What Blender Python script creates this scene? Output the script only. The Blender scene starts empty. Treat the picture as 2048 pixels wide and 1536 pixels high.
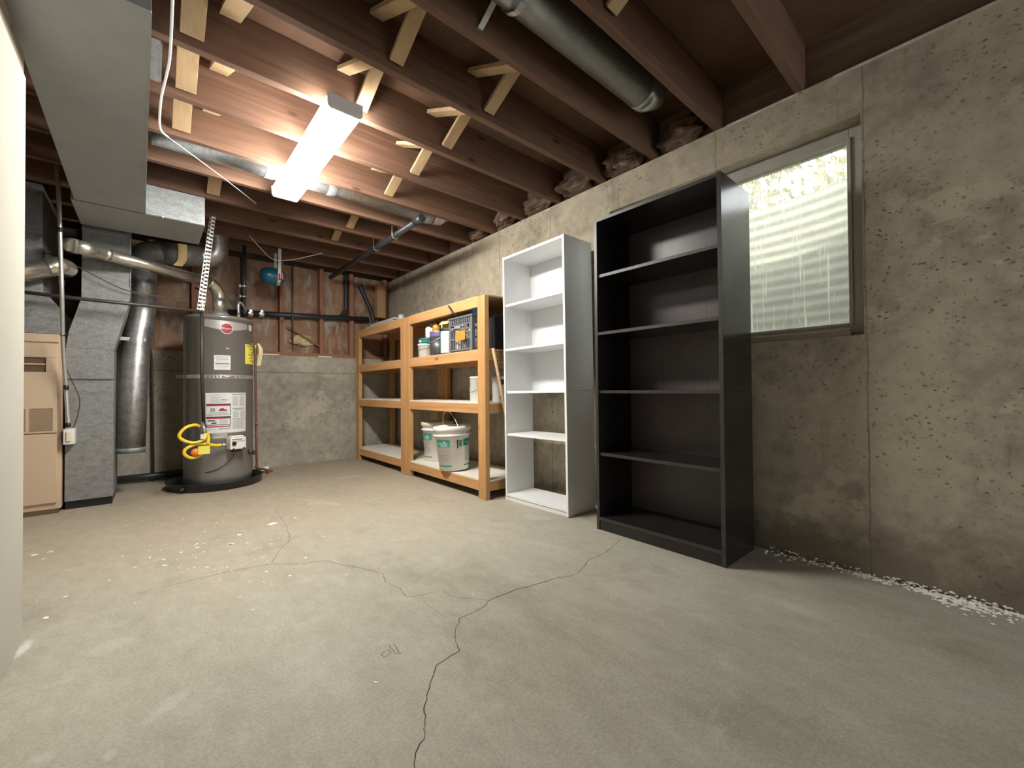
import bpy, math, random
from mathutils import Vector, Matrix, noise
random.seed(7)
S = bpy.context.scene
COL = S.collection
PI = math.pi

# ------------------------------------------------------------------ camera
F = 834.0; YAW = math.radians(40.9); PITCH = .0125; ROLL = .008; H = .823
FW = Vector((math.sin(YAW)*math.cos(PITCH), math.cos(YAW)*math.cos(PITCH), math.sin(PITCH)))
RT0 = Vector((math.cos(YAW), -math.sin(YAW), 0)); UP0 = RT0.cross(FW)
RT = RT0*math.cos(ROLL) - UP0*math.sin(ROLL); UP = UP0*math.cos(ROLL) + RT0*math.sin(ROLL)
EYE = Vector((0, 0, H))
cam = bpy.data.cameras.new('camera'); co = bpy.data.objects.new('camera', cam); COL.objects.link(co)
cam.sensor_fit = 'HORIZONTAL'; cam.sensor_width = 36; cam.lens = 36*F/2048; cam.clip_start = .02; cam.clip_end = 200
co.matrix_world = Matrix(((RT.x, UP.x, -FW.x, 0), (RT.y, UP.y, -FW.y, 0), (RT.z, UP.z, -FW.z, H), (0, 0, 0, 1)))
S.camera = co

def P(px, py, axis, val):
    """measured point of the photograph on a known plane of the room"""
    d = FW + RT*((px-1024)/F) + UP*((768-py)/F)
    i = 'xyz'.index(axis)
    return EYE + d*((val-EYE[i])/d[i])

# ------------------------------------------------------------------ materials
def nt(name):
    m = bpy.data.materials.new(name); m.use_nodes = True
    t = m.node_tree; b = t.nodes['Principled BSDF']
    return m, t, b
def N(t, kind, **kw):
    n = t.nodes.new(kind)
    for k, v in kw.items():
        if k.startswith('i_'): n.inputs[int(k[2:])].default_value = v
        else: setattr(n, k, v)
    return n
def L(t, a, b): t.links.new(a, b)
def ramp(t, fac, stops):
    r = t.nodes.new('ShaderNodeValToRGB'); L(t, fac, r.inputs[0])
    e = r.color_ramp.elements
    while len(e) < len(stops): e.new(.5)
    for i, (p, c) in enumerate(stops):
        e[i].position = p; e[i].color = (c[0], c[1], c[2], 1) if len(c) > 1 else (c[0], c[0], c[0], 1)
    return r
def mixc(t, fac, a, b, mode='MIX'):
    m = t.nodes.new('ShaderNodeMix'); m.data_type = 'RGBA'; m.blend_type = mode
    if isinstance(fac, (int, float)): m.inputs[0].default_value = fac
    else: L(t, fac, m.inputs[0])
    for i, v in ((6, a), (7, b)):
        if isinstance(v, tuple): m.inputs[i].default_value = (v[0], v[1], v[2], 1)
        else: L(t, v, m.inputs[i])
    return m.outputs[2]
def math_(t, op, a, b=0.0, c=None):
    m = t.nodes.new('ShaderNodeMath'); m.operation = op
    for i, v in enumerate((a, b) if c is None else (a, b, c)):
        if isinstance(v, (int, float)): m.inputs[i].default_value = v
        else: L(t, v, m.inputs[i])
    return m.outputs[0]
def noise_(t, vec, scale, detail=6, rough=.6, dist=0):
    n = t.nodes.new('ShaderNodeTexNoise'); L(t, vec, n.inputs['Vector'])
    n.inputs['Scale'].default_value = scale; n.inputs['Detail'].default_value = detail
    n.inputs['Roughness'].default_value = rough; n.inputs['Distortion'].default_value = dist
    return n.outputs['Fac']
def pos(t): return t.nodes.new('ShaderNodeNewGeometry').outputs['Position']
def ocoord(t): return t.nodes.new('ShaderNodeTexCoord').outputs['Object']
def mapv(t, v, sc, rot=(0, 0, 0), loc=(0, 0, 0)):
    m = t.nodes.new('ShaderNodeMapping'); L(t, v, m.inputs[0])
    m.inputs['Scale'].default_value = sc; m.inputs['Rotation'].default_value = rot; m.inputs['Location'].default_value = loc
    return m.outputs[0]
def bump(t, b, h, strength=.3, dist=.01):
    n = t.nodes.new('ShaderNodeBump'); n.inputs['Strength'].default_value = strength; n.inputs['Distance'].default_value = dist
    L(t, h, n.inputs['Height']); L(t, n.outputs[0], b.inputs['Normal'])

def plain(name, c, rough=.5, metal=0, var=.12, scale=9, spec=.5, bmp=0):
    m, t, b = nt(name)
    n = noise_(t, ocoord(t), scale)
    lo = tuple(x*(1-var) for x in c); hi = tuple(min(1, x*(1+var)) for x in c)
    r = ramp(t, n, [(.3, lo), (.7, hi)]); L(t, r.outputs[0], b.inputs['Base Color'])
    b.inputs['Roughness'].default_value = rough; b.inputs['Metallic'].default_value = metal
    b.inputs['Specular IOR Level'].default_value = spec
    if bmp: bump(t, b, noise_(t, ocoord(t), scale*6), bmp, .003)
    return m

def wood(name, c1, c2, axis, scale=1.0, rough=.7, knots=True):
    m, t, b = nt(name)
    p = pos(t)
    st = [22*scale]*3; st['xyz'.index(axis)] = 1.1*scale
    v = mapv(t, p, tuple(st))
    n1 = noise_(t, v, 1.0, 5, .6, .8)
    w = N(t, 'ShaderNodeTexWave', wave_type='BANDS', bands_direction='X' if axis != 'x' else 'Y')
    st2 = [30*scale]*3; st2['xyz'.index(axis)] = 1.6*scale
    L(t, mapv(t, p, tuple(st2)), w.inputs['Vector']); w.inputs['Scale'].default_value = 1.3
    w.inputs['Distortion'].default_value = 5; w.inputs['Detail'].default_value = 2
    f = math_(t, 'ADD', math_(t, 'MULTIPLY', n1, .7), math_(t, 'MULTIPLY', w.outputs['Fac'], .3))
    r = ramp(t, f, [(.25, c2), (.7, c1)])
    big = noise_(t, p, 1.7, 3)
    col = mixc(t, math_(t, 'MULTIPLY', big, .5), r.outputs[0], tuple(x*.72 for x in c1))
    if knots:
        st3 = [7.0]*3; st3['xyz'.index(axis)] = 2.6
        vo = N(t, 'ShaderNodeTexVoronoi'); L(t, mapv(t, p, tuple(st3)), vo.inputs['Vector']); vo.inputs['Scale'].default_value = 1.0
        k = ramp(t, vo.outputs['Distance'], [(.05, (1,)), (.12, (0,))])
        col = mixc(t, math_(t, 'MULTIPLY', k.outputs[0], .75), col, tuple(x*.3 for x in c2))
    L(t, col, b.inputs['Base Color']); b.inputs['Roughness'].default_value = rough
    b.inputs['Specular IOR Level'].default_value = .3
    bump(t, b, f, .15, .002)
    return m

def galv(name, c=(.50, .51, .52), rough=.42, metal=.75, sc=14):
    m, t, b = nt(name)
    p = ocoord(t)
    v = N(t, 'ShaderNodeTexVoronoi'); L(t, p, v.inputs['Vector']); v.inputs['Scale'].default_value = sc*6
    n = noise_(t, mapv(t, p, (.55, .55, 1)), sc*1.5, 7, .75)
    f = math_(t, 'ADD', math_(t, 'MULTIPLY', v.outputs['Color'], .2), math_(t, 'MULTIPLY', n, .8))
    r = ramp(t, f, [(.32, tuple(x*.6 for x in c)), (.66, tuple(min(1, x*1.15) for x in c))])
    L(t, r.outputs[0], b.inputs['Base Color'])
    rr = ramp(t, n, [(.3, (rough*.85,)), (.7, (rough*1.25,))]); L(t, rr.outputs[0], b.inputs['Roughness'])
    b.inputs['Metallic'].default_value = metal
    return m

def concrete_wall(name, base, back=False):
    m, t, b = nt(name)
    p = pos(t)
    n = noise_(t, p, 2.2, 8, .62); n2 = noise_(t, p, 14, 6, .7)
    f = math_(t, 'ADD', math_(t, 'MULTIPLY', n, .6), math_(t, 'MULTIPLY', n2, .4))
    d = tuple(x*.56 for x in base); h = tuple(min(1, x*1.28) for x in base)
    col = ramp(t, f, [(.33, d), (.5, base), (.68, h)]).outputs[0]
    # pale skim-coat patches
    pt = noise_(t, mapv(t, p, (1, 1.0, 1.4), loc=(3, 7, 1)), 2.6, 7, .7)
    col = mixc(t, math_(t, 'MULTIPLY', ramp(t, pt, [(.56, (0,)), (.6, (1,))]).outputs[0], .45), col, tuple(min(1, x*1.45) for x in base))
    # bug holes
    sep = N(t, 'ShaderNodeSeparateXYZ'); L(t, p, sep.inputs[0])
    dens = noise_(t, p, 1.8, 3, .6)
    vo = N(t, 'ShaderNodeTexVoronoi'); vo.inputs['Scale'].default_value = 1.0; vo.inputs['Randomness'].default_value = 1
    dst = N(t, 'ShaderNodeTexNoise'); L(t, p, dst.inputs['Vector']); dst.inputs['Scale'].default_value = 24; dst.inputs['Detail'].default_value = 3
    va = N(t, 'ShaderNodeVectorMath', operation='MULTIPLY_ADD'); L(t, dst.outputs['Color'], va.inputs[0]); va.inputs[1].default_value = (.045, .045, .03); L(t, p, va.inputs[2])
    L(t, mapv(t, va.outputs[0], (30, 30, 44)), vo.inputs['Vector'])
    hole = math_(t, 'MULTIPLY', ramp(t, math_(t, 'ADD', vo.outputs['Distance'], math_(t, 'MULTIPLY', noise_(t, p, 31, 2), .55)), [(.36, (1,)), (.46, (0,))]).outputs[0], ramp(t, dens, [(.42, (0,)), (.55, (1,))]).outputs[0])
    n3 = noise_(t, p, 48, 4, .6)
    speck = ramp(t, n3, [(.62, (0,)), (.68, (1,))]).outputs[0]
    sm = math_(t, 'MULTIPLY', speck, ramp(t, dens, [(.4, (.1,)), (.62, (.9,))]).outputs[0])
    col = mixc(t, math_(t, 'MULTIPLY', math_(t, 'MAXIMUM', hole, sm), .85), col, tuple(x*.26 for x in base))
    jit = math_(t, 'MULTIPLY', math_(t, 'SUBTRACT', noise_(t, p, 9, 4), .5), .02)
    if not back:
        # form-board joints every 63 cm
        fr = math_(t, 'FRACT', math_(t, 'DIVIDE', math_(t, 'ADD', sep.outputs[1], math_(t, 'ADD', jit, 9.143+.003)), .6335))
        ln = ramp(t, fr, [(0, (1,)), (.008, (1,)), (.013, (0,))]).outputs[0]
        ln = math_(t, 'MULTIPLY', ln, ramp(t, noise_(t, p, 3, 4), [(.3, (.35,)), (.6, (1,))]).outputs[0])
        col = mixc(t, math_(t, 'MULTIPLY', ln, .7), col, tuple(x*.35 for x in base))
        # damp stain in an irregular band by the floor
        z = math_(t, 'ADD', sep.outputs[2], math_(t, 'MULTIPLY', math_(t, 'SUBTRACT', noise_(t, p, 3.2, 6, .65), .5), .75))
        st = ramp(t, z, [(.04, (1,)), (.24, (0,))]).outputs[0]
        col = mixc(t, math_(t, 'MULTIPLY', st, .72), col, (base[0]*.28, base[1]*.25, base[2]*.22))
        # rust-brown dirt runs and tie holes
        dn = noise_(t, mapv(t, p, (1, 16, 2.2), loc=(0, 2, 5)), 1.0, 6, .7)
        dz = ramp(t, noise_(t, p, 1.3, 3), [(.5, (0,)), (.62, (1,))]).outputs[0]
        col = mixc(t, math_(t, 'MULTIPLY', math_(t, 'MULTIPLY', ramp(t, dn, [(.60, (0,)), (.72, (1,))]).outputs[0], dz), .45), col, (base[0]*.42, base[1]*.36, base[2]*.3))
    else:
        zz = math_(t, 'ABSOLUTE', math_(t, 'SUBTRACT', math_(t, 'ADD', sep.outputs[2], jit), 1.027))
        ln = ramp(t, zz, [(.002, (1,)), (.006, (0,))]).outputs[0]
        col = mixc(t, math_(t, 'MULTIPLY', ln, .75), col, tuple(x*.25 for x in base))
    L(t, col, b.inputs['Base Color']); b.inputs['Roughness'].default_value = .9; b.inputs['Specular IOR Level'].default_value = .2
    hh = math_(t, 'SUBTRACT', f, math_(t, 'MULTIPLY', math_(t, 'MAXIMUM', hole, sm), .7))
    bump(t, b, hh, .45, .008)
    return m

SMEARS = []
def floor_mat():
    m, t, b = nt('floor_concrete')
    p = pos(t)
    n = noise_(t, mapv(t, p, (1, .55, 1), rot=(0, 0, .35)), 1.5, 9, .62, .3); n2 = noise_(t, mapv(t, p, (1, .4, 1), rot=(0, 0, .3)), 7, 7, .65)
    f = math_(t, 'ADD', math_(t, 'MULTIPLY', n, .62), math_(t, 'MULTIPLY', n2, .38))
    col = ramp(t, f, [(.33, (.225, .203, .152)), (.46, (.335, .315, .245)), (.55, (.385, .368, .294)), (.68, (.51, .495, .415))]).outputs[0]
    # tan tint towards the far end: warm lamplight put into the colour
    sep = N(t, 'ShaderNodeSeparateXYZ'); L(t, p, sep.inputs[0])
    far = math_(t, 'ADD', math_(t, 'MULTIPLY', sep.outputs[1], .5), math_(t, 'MULTIPLY', math_(t, 'SUBTRACT', n, .5), 2.2))
    col = mixc(t, math_(t, 'MULTIPLY', ramp(t, math_(t, 'SUBTRACT', far, .9), [(.0, (0,)), (.7, (1,))]).outputs[0], .6), col, (.32, .225, .145))
    # pale scuffs
    sc = noise_(t, mapv(t, p, (1.2, 3.4, 1), rot=(0, 0, -.7), loc=(1, 4, 0)), 2.2, 8, .7)
    col = mixc(t, math_(t, 'MULTIPLY', ramp(t, sc, [(.6, (0,)), (.7, (1,))]).outputs[0], .5), col, (.47, .455, .40))
    for (x, y, rx, ry, a, amt) in SMEARS:
        mv = mapv(t, p, (1, 1, 0), loc=(-x, -y, 0))
        mv = mapv(t, mv, (1, 1, 1), rot=(0, 0, -a)); mv = mapv(t, mv, (1/rx, 1/ry, 0))
        ln = N(t, 'ShaderNodeVectorMath', operation='LENGTH'); L(t, mv, ln.inputs[0])
        d = math_(t, 'ADD', ln.outputs['Value'], math_(t, 'MULTIPLY', math_(t, 'SUBTRACT', noise_(t, p, 16, 6, .7), .5), 1.5))
        k = ramp(t, d, [(.5, (amt,)), (1.0, (0,))]).outputs[0]
        col = mixc(t, k, col, (.60, .58, .53))
    mid = noise_(t, mapv(t, p, (1, .6, 1), rot=(0, 0, .5)), 19, 7, .72)
    col = mixc(t, .14, col, ramp(t, mid, [(.36, (.17, .15, .115)), (.52, (.37, .35, .28)), (.66, (.58, .56, .48))]).outputs[0])
    dk = noise_(t, mapv(t, p, (1, .7, 1), loc=(9, 2, 0)), 3.1, 8, .7)
    col = mixc(t, math_(t, 'MULTIPLY', ramp(t, dk, [(.57, (0,)), (.68, (1,))]).outputs[0], .38), col, (.20, .175, .135))
    fine = noise_(t, p, 120, 3, .6)
    col = mixc(t, .16, col, ramp(t, fine, [(.35, (.12, .11, .09)), (.65, (.55, .53, .48))]).outputs[0])
    L(t, col, b.inputs['Base Color'])
    r = ramp(t, n2, [(.3, (.55,)), (.7, (.8,))]); L(t, r.outputs[0], b.inputs['Roughness'])
    b.inputs['Specular IOR Level'].default_value = .3
    bump(t, b, math_(t, 'ADD', math_(t, 'MULTIPLY', f, .7), math_(t, 'MULTIPLY', fine, .1)), .12, .006)
    return m

def emit(name, c, s):
    m, t, b = nt(name); b.inputs['Base Color'].default_value = (*c, 1)
    b.inputs['Emission Color'].default_value = (*c, 1); b.inputs['Emission Strength'].default_value = s
    n = noise_(t, ocoord(t), 3, 2)
    L(t, mixc(t, n, tuple(x*.97 for x in c), c), b.inputs['Emission Color'])
    return m

WALLC = (.39, .342, .262)
mt = {}
mt['conc'] = concrete_wall('wall_concrete', WALLC)
mt['concb'] = concrete_wall('back_wall_concrete', (.36, .335, .275), back=True)
mt['joist'] = wood('aged_fir_joist', (.205, .115, .074), (.108, .055, .036), 'x', 1.0, .8)
mt['ply'] = plain('subfloor_plywood', (.135, .07, .04), .85, var=.25, scale=4)
mt['brace'] = wood('brace_pine', (.52, .37, .215), (.36, .23, .115), 'y', 1.2, .7)
mt['pinez'] = wood('shelf_pine_upright', (.58, .325, .135), (.44, .22, .08), 'z', .9, .6)
mt['piney'] = wood('shelf_pine_rail', (.58, .315, .13), (.42, .205, .075), 'y', .9, .6)
mt['pinex'] = wood('shelf_pine_crosspiece', (.58, .35, .16), (.42, .22, .09), 'x', .9, .6)
mt['stud'] = wood('wall_stud_fir', (.36, .185, .115), (.25, .115, .07), 'z', .9, .8)
mt['block'] = wood('wall_block_pine', (.52, .32, .18), (.38, .21, .11), 'z', .9, .8)
mt['board'] = plain('shelf_board_white', (.66, .63, .55), .6, var=.08, scale=6)
mt['plyshelf'] = wood('shelf_plywood', (.55, .36, .2), (.42, .25, .12), 'y', .5, .7)
mt['drywall'] = plain('white_drywall', (.44, .425, .37), .85, var=.03, scale=4, spec=.2, bmp=.08)
mt['plate'] = wood('grey_top_plate', (.36, .30, .23), (.24, .19, .14), 'y', .8, .85)
mt['trunk'] = plain('grey_sheet_duct', (.40, .42, .435), .5, .3, var=.06, scale=8, bmp=.05)
mt['galv'] = galv('galvanised_sheet', (.29, .305, .305), .55, .45, 22)
mt['galvd'] = galv('dull_galvanised_sheet', (.29, .29, .285), .54, .45, 24)
mt['galvp'] = galv('galvanised_pipe', (.46, .46, .46), .36, .85, 16)
mt['galvr'] = plain('smooth_galvanised_duct', (.36, .36, .345), .34, .9, var=.14, scale=34)
mt['flue'] = plain('shiny_flue_metal', (.62, .58, .50), .25, .9, var=.1, scale=6)
mt['foil'] = plain('foil_tape', (.75, .73, .68), .25, .9, var=.15, scale=40, bmp=.5)
mt['tan'] = plain('tan_furnace_enamel', (.55, .415, .29), .5, var=.03, scale=3)
mt['tand'] = plain('brown_recess', (.13, .075, .04), .6)
mt['heater'] = plain('charcoal_grey_enamel', (.215, .205, .19), .27, .25, var=.04, scale=2)
mt['black'] = plain('black_plastic', (.012, .012, .014), .45, var=.1)
mt['pan'] = plain('black_drain_pan', (.02, .021, .024), .4, var=.1)
mt['ironpipe'] = plain('black_iron_pipe', (.07, .058, .05), .5, .5, var=.2, scale=12)
mt['abs'] = plain('black_abs_pipe', (.03, .033, .037), .38, var=.1)
mt['copper'] = plain('brown_copper_pipe', (.22, .10, .06), .45, .6, var=.2, scale=15)
mt['brass'] = plain('brass_fitting', (.55, .45, .25), .35, .8, var=.15, scale=20)
mt['chrome'] = plain('bright_steel', (.68, .67, .64), .28, .9, var=.1, scale=20)
mt['steel'] = plain('zinc_strap', (.62, .62, .60), .35, .7, var=.12, scale=20)
mt['yellow'] = plain('yellow_coated_gas_line', (.80, .56, .03), .4, var=.08)
mt['orange'] = plain('orange_tag', (.85, .22, .03), .5, var=.08)
mt['ytag'] = plain('yellow_tag', (.78, .70, .10), .5, var=.06)
mt['ytag2'] = plain('faded_yellow_tag', (.46, .43, .17), .5, var=.1, scale=30)
mt['white'] = plain('white_laminate', (.72, .73, .735), .42, var=.015, scale=3)
mt['whiteedge'] = plain('white_edge_band', (.82, .82, .80), .4, var=.015, scale=3)
mt['whitep'] = plain('white_plastic', (.74, .73, .68), .38, var=.04)
mt['cream'] = plain('cream_plastic', (.72, .66, .48), .4, var=.04)
mt['label'] = plain('white_label_paper', (.62, .63, .62), .6, var=.03)
mt['print'] = plain('grey_label_print', (.33, .33, .34), .7, var=.1, scale=60)
mt['printd'] = plain('black_label_print', (.03, .03, .03), .7)
mt['red'] = plain('red_label_print', (.30, .012, .02), .5)
mt['silver'] = plain('silver_band', (.40, .39, .37), .4, .4, var=.05)
mt['blackwood'] = plain('black_brown_laminate', (.018, .015, .016), .2, var=.15, scale=5)
mt['blackedge'] = plain('black_worn_edge', (.036, .031, .028), .42, var=.3, scale=25)
mt['blackback'] = plain('black_hardboard_back', (.085, .066, .068), .34, var=.15, scale=5, bmp=.03)
mt['winframe'] = plain('grey_window_frame', (.40, .38, .33), .55, var=.08, scale=12)
mt['winwood'] = wood('window_sill_wood', (.42, .35, .26), (.30, .23, .15), 'y', .8, .7)
mt['well'] = plain('weathered_window_well_steel', (.30, .31, .25), .7, 0, var=.18, scale=5)
mt['teal'] = plain('teal_label', (.02, .22, .17), .45, var=.06)
mt['teald'] = plain('dark_teal_label', (.03, .11, .12), .45, var=.1)
mt['purple'] = plain('purple_label_band', (.13, .085, .22), .45, var=.2, scale=30)
mt['canlabel'] = plain('black_can_label', (.05, .045, .045), .35, var=.8, scale=26)
mt['amber'] = plain('amber_liquid_bottle', (.45, .25, .03), .2, var=.2)
mt['brown'] = plain('brown_cap', (.14, .08, .05), .4)
mt['crate'] = plain('grey_crate_plastic', (.13, .135, .145), .45, var=.08)
mt['card'] = plain('yellow_cardboard', (.62, .45, .20), .7, var=.08)
mt['blue'] = plain('blue_cap', (.06, .30, .68), .35)
mt['green'] = plain('green_lid', (.20, .58, .38), .4)
mt['tank'] = plain('teal_blue_tank', (.01, .10, .16), .3, var=.06)
mt['kraft'] = None
mt['tile'] = plain('grey_offcut', (.50, .46, .40), .7, var=.25, scale=20)
mt['lamp'] = emit('fluorescent_diffuser', (1.0, .97, .905), 125)
mt['lampbody'] = plain('white_lamp_metal', (.72, .73, .74), .45, var=.02)
mt['paint'] = plain('white_paint_fleck', (.80, .78, .72), .6)
mt['crack'] = plain('dark_floor_crack', (.05, .044, .036), .95)
mt['salt'] = plain('white_salt_crust', (.82, .80, .73), .95, var=.15, scale=60)
mt['rod'] = plain('dark_metal_rod', (.10, .085, .07), .5, .5, var=.2)
mt['wire'] = plain('white_cable', (.60, .58, .55), .5)
mt['wired'] = plain('dark_cable', (.05, .045, .04), .5)
mt['bag'] = plain('dark_plastic_bag', (.025, .028, .034), .35, var=.4, scale=14, bmp=.6)
mt['glassjar'] = plain('cloudy_glass', (.42, .45, .44), .15, var=.1)

def kraft(name, c1, c2, c3):
    m, t, b = nt(name); p = pos(t)
    n = noise_(t, p, 5, 7, .65, .6); n2 = noise_(t, mapv(t, p, (1, 1, .35)), 9, 6, .7)
    col = ramp(t, n, [(.35, c2), (.6, c1)]).outputs[0]
    col = mixc(t, math_(t, 'MULTIPLY', ramp(t, n2, [(.54, (0,)), (.6, (1,))]).outputs[0], .8), col, c3)
    L(t, col, b.inputs['Base Color']); b.inputs['Roughness'].default_value = .6
    bump(t, b, n2, .5, .01)
    return m
mt['kraft'] = kraft('kraft_paper_facing', (.34, .195, .12), (.20, .11, .065), (.33, .31, .26))
mt['fibre'] = kraft('loose_insulation_fibre', (.15, .09, .06), (.055, .034, .024), (.30, .22, .16))
mt['yfibre'] = kraft('yellow_glass_fibre', (.62, .50, .26), (.42, .31, .15), (.66, .58, .38))
mt['dark'] = plain('dark_sheathing', (.10, .07, .05), .85, var=.3)
mt['rim'] = wood('rim_board', (.24, .17, .115), (.16, .10, .065), 'y', .8, .8)
mt['soil'] = plain('dry_grass_soil', (.30, .30, .14), .95, var=.4, scale=8)
mt['leaf'] = plain('yellow_green_leaf', (.235, .24, .085), .6, var=.3, scale=3)
mt['bark'] = plain('shrub_stem', (.2, .16, .11), .8)

def dirty_glass():
    m, t, b = nt('streaked_wet_glass'); out = t.nodes['Material Output']
    p = pos(t)
    st = noise_(t, mapv(t, p, (1, 95, 2.4)), 1.0, 5, .6, .4)
    sp = noise_(t, mapv(t, p, (1, 60, 34)), 1.0, 4, .65)
    n = noise_(t, p, 3, 4)
    k = math_(t, 'ADD', math_(t, 'MULTIPLY', ramp(t, st, [(.57, (0,)), (.64, (1,))]).outputs[0], .45),
              math_(t, 'MULTIPLY', ramp(t, sp, [(.55, (0,)), (.68, (1,))]).outputs[0], .16))
    k = math_(t, 'ADD', k, math_(t, 'ADD', math_(t, 'MULTIPLY', n, .3), .08))
    tr = N(t, 'ShaderNodeBsdfTransparent'); tl = N(t, 'ShaderNodeBsdfTranslucent'); gl = N(t, 'ShaderNodeBsdfGlossy')
    tl.inputs[0].default_value = (.82, .82, .70, 1); gl.inputs[1].default_value = .08
    m1 = N(t, 'ShaderNodeMixShader'); L(t, k, m1.inputs[0]); L(t, tr.outputs[0], m1.inputs[1]); L(t, tl.outputs[0], m1.inputs[2])
    m2 = N(t, 'ShaderNodeMixShader', i_0=.05); L(t, m1.outputs[0], m2.inputs[1]); L(t, gl.outputs[0], m2.inputs[2])
    L(t, m2.outputs[0], out.inputs[0])
    t.nodes.remove(b)
    return m
mt['glass'] = dirty_glass()

# ------------------------------------------------------------------ mesh builder
class MB:
    def __init__(s): s.v = []; s.f = []; s.mi = []; s.sm = []
    def add(s, vs, fs, mi=0, smooth=False):
        o = len(s.v); s.v += [tuple(v) for v in vs]
        for f in fs: s.f.append(tuple(i+o for i in f)); s.mi.append(mi); s.sm.append(smooth)
        return s
    def box(s, x0, y0, z0, x1, y1, z1, mi=0):
        x0, x1 = min(x0, x1), max(x0, x1); y0, y1 = min(y0, y1), max(y0, y1); z0, z1 = min(z0, z1), max(z0, z1)
        v = [(x0, y0, z0), (x1, y0, z0), (x1, y1, z0), (x0, y1, z0), (x0, y0, z1), (x1, y0, z1), (x1, y1, z1), (x0, y1, z1)]
        return s.add(v, [(0, 3, 2, 1), (4, 5, 6, 7), (0, 1, 5, 4), (1, 2, 6, 5), (2, 3, 7, 6), (3, 0, 4, 7)], mi)
    def prism(s, poly, axis, a0, a1, mi=0):
        """poly: 2D points in the plane of the two other axes"""
        def mk(p, a):
            return {'x': (a, p[0], p[1]), 'y': (p[0], a, p[1]), 'z': (p[0], p[1], a)}[axis]
        n = len(poly); v = [mk(p, a0) for p in poly] + [mk(p, a1) for p in poly]
        ar = sum(poly[i][0]*poly[(i+1) % n][1]-poly[(i+1) % n][0]*poly[i][1] for i in range(n))
        flip = (ar > 0) != (axis == 'y'); flip = flip if a1 > a0 else not flip
        fs = [tuple(range(n)), tuple(range(2*n-1, n-1, -1))] + [(i, i+n, (i+1) % n+n, (i+1) % n) for i in range(n)]
        if flip: fs = [tuple(reversed(f)) for f in fs]
        return s.add(v, fs, mi)
    def beam(s, p0, p1, w, h, side=(1, 0, 0), mi=0):
        """bar from p0 to p1; w across `side`, h across the third direction"""
        p0, p1 = Vector(p0), Vector(p1); d = (p1-p0).normalized(); a = Vector(side); a = (a-d*a.dot(d)).normalized(); b = d.cross(a)
        v = [p+a*(w/2*sa)+b*(h/2*sb) for p in (p0, p1) for sa, sb in ((-1, -1), (1, -1), (1, 1), (-1, 1))]
        return s.add(v, [(0, 3, 2, 1), (4, 5, 6, 7), (0, 1, 5, 4), (1, 2, 6, 5), (2, 3, 7, 6), (3, 0, 4, 7)], mi)
    def tube(s, path, r, n=14, mi=0, cap=True, flat=1.0):
        path = [Vector(p) for p in path]; k = len(path)
        rs = r if isinstance(r, (list, tuple)) else [r]*k
        tg = []
        for i in range(k):
            d = (path[min(i+1, k-1)]-path[max(i-1, 0)]); tg.append(d.normalized())
        a = Vector((0, 0, 1)) if abs(tg[0].z) < .9 else Vector((1, 0, 0))
        a = (a-tg[0]*a.dot(tg[0])).normalized(); vs = []
        for i in range(k):
            a = (a-tg[i]*a.dot(tg[i])).normalized(); b = tg[i].cross(a)
            for j in range(n):
                q = 2*PI*j/n; vs.append(path[i]+(a*math.cos(q)*flat+b*math.sin(q))*rs[i])
        fs = [(i*n+j, i*n+(j+1) % n, (i+1)*n+(j+1) % n, (i+1)*n+j) for i in range(k-1) for j in range(n)]
        s.add(vs, fs, mi, True)
        if cap:
            o = len(s.v)-len(vs)
            s.f.append(tuple(o+j for j in reversed(range(n)))); s.mi.append(mi); s.sm.append(False)
            s.f.append(tuple(o+(k-1)*n+j for j in range(n))); s.mi.append(mi); s.sm.append(False)
        return s
    def lathe(s, prof, c, n=32, mi=0, axis='z', smooth=True):
        """prof: (radius, height) from bottom to top"""
        vs = []
        for r, h in prof:
            for j in range(n):
                q = 2*PI*j/n; a, b = r*math.cos(q), r*math.sin(q)
                vs.append({'z': (c[0]+a, c[1]+b, c[2]+h), 'x': (c[0]+h, c[1]+a, c[2]+b), 'y': (c[0]+b, c[1]+h, c[2]+a)}[axis])
        k = len(prof)
        fs = [(i*n+j, i*n+(j+1) % n, (i+1)*n+(j+1) % n, (i+1)*n+j) for i in range(k-1) for j in range(n)]
        s.add(vs, fs, mi, smooth); o = len(s.v)-len(vs)
        if prof[0][0] > 1e-5: s.f.append(tuple(o+j for j in reversed(range(n)))); s.mi.append(mi); s.sm.append(False)
        if prof[-1][0] > 1e-5: s.f.append(tuple(o+(k-1)*n+j for j in range(n))); s.mi.append(mi); s.sm.append(False)
        return s
    def grid(s, fn, nu, nv, mi=0, smooth=True):
        vs = [fn(i/nu, j/nv) for i in range(nu+1) for j in range(nv+1)]
        fs = [(i*(nv+1)+j, (i+1)*(nv+1)+j, (i+1)*(nv+1)+j+1, i*(nv+1)+j+1) for i in range(nu) for j in range(nv)]
        return s.add(vs, fs, mi, smooth)
    def xf(s, m, start=0):
        for i in range(start, len(s.v)): s.v[i] = tuple(m @ Vector(s.v[i]))
        return s
    def build(s, name, mats, parent=None, bevel=0, weld=False):
        off = ROOT.get(parent.name, Vector()) if parent else Vector()
        me = bpy.data.meshes.new(name)
        me.from_pydata([(v[0]-off.x, v[1]-off.y, v[2]-off.z) for v in s.v], [], s.f)
        for m in (mats if isinstance(mats, (list, tuple)) else [mats]): me.materials.append(mt[m] if isinstance(m, str) else m)
        for p, mi, sm in zip(me.polygons, s.mi, s.sm): p.material_index = mi; p.use_smooth = sm
        me.update()
        o = bpy.data.objects.new(name, me); COL.objects.link(o)
        if parent: o.parent = parent; ROOT[o.name] = off
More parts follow.
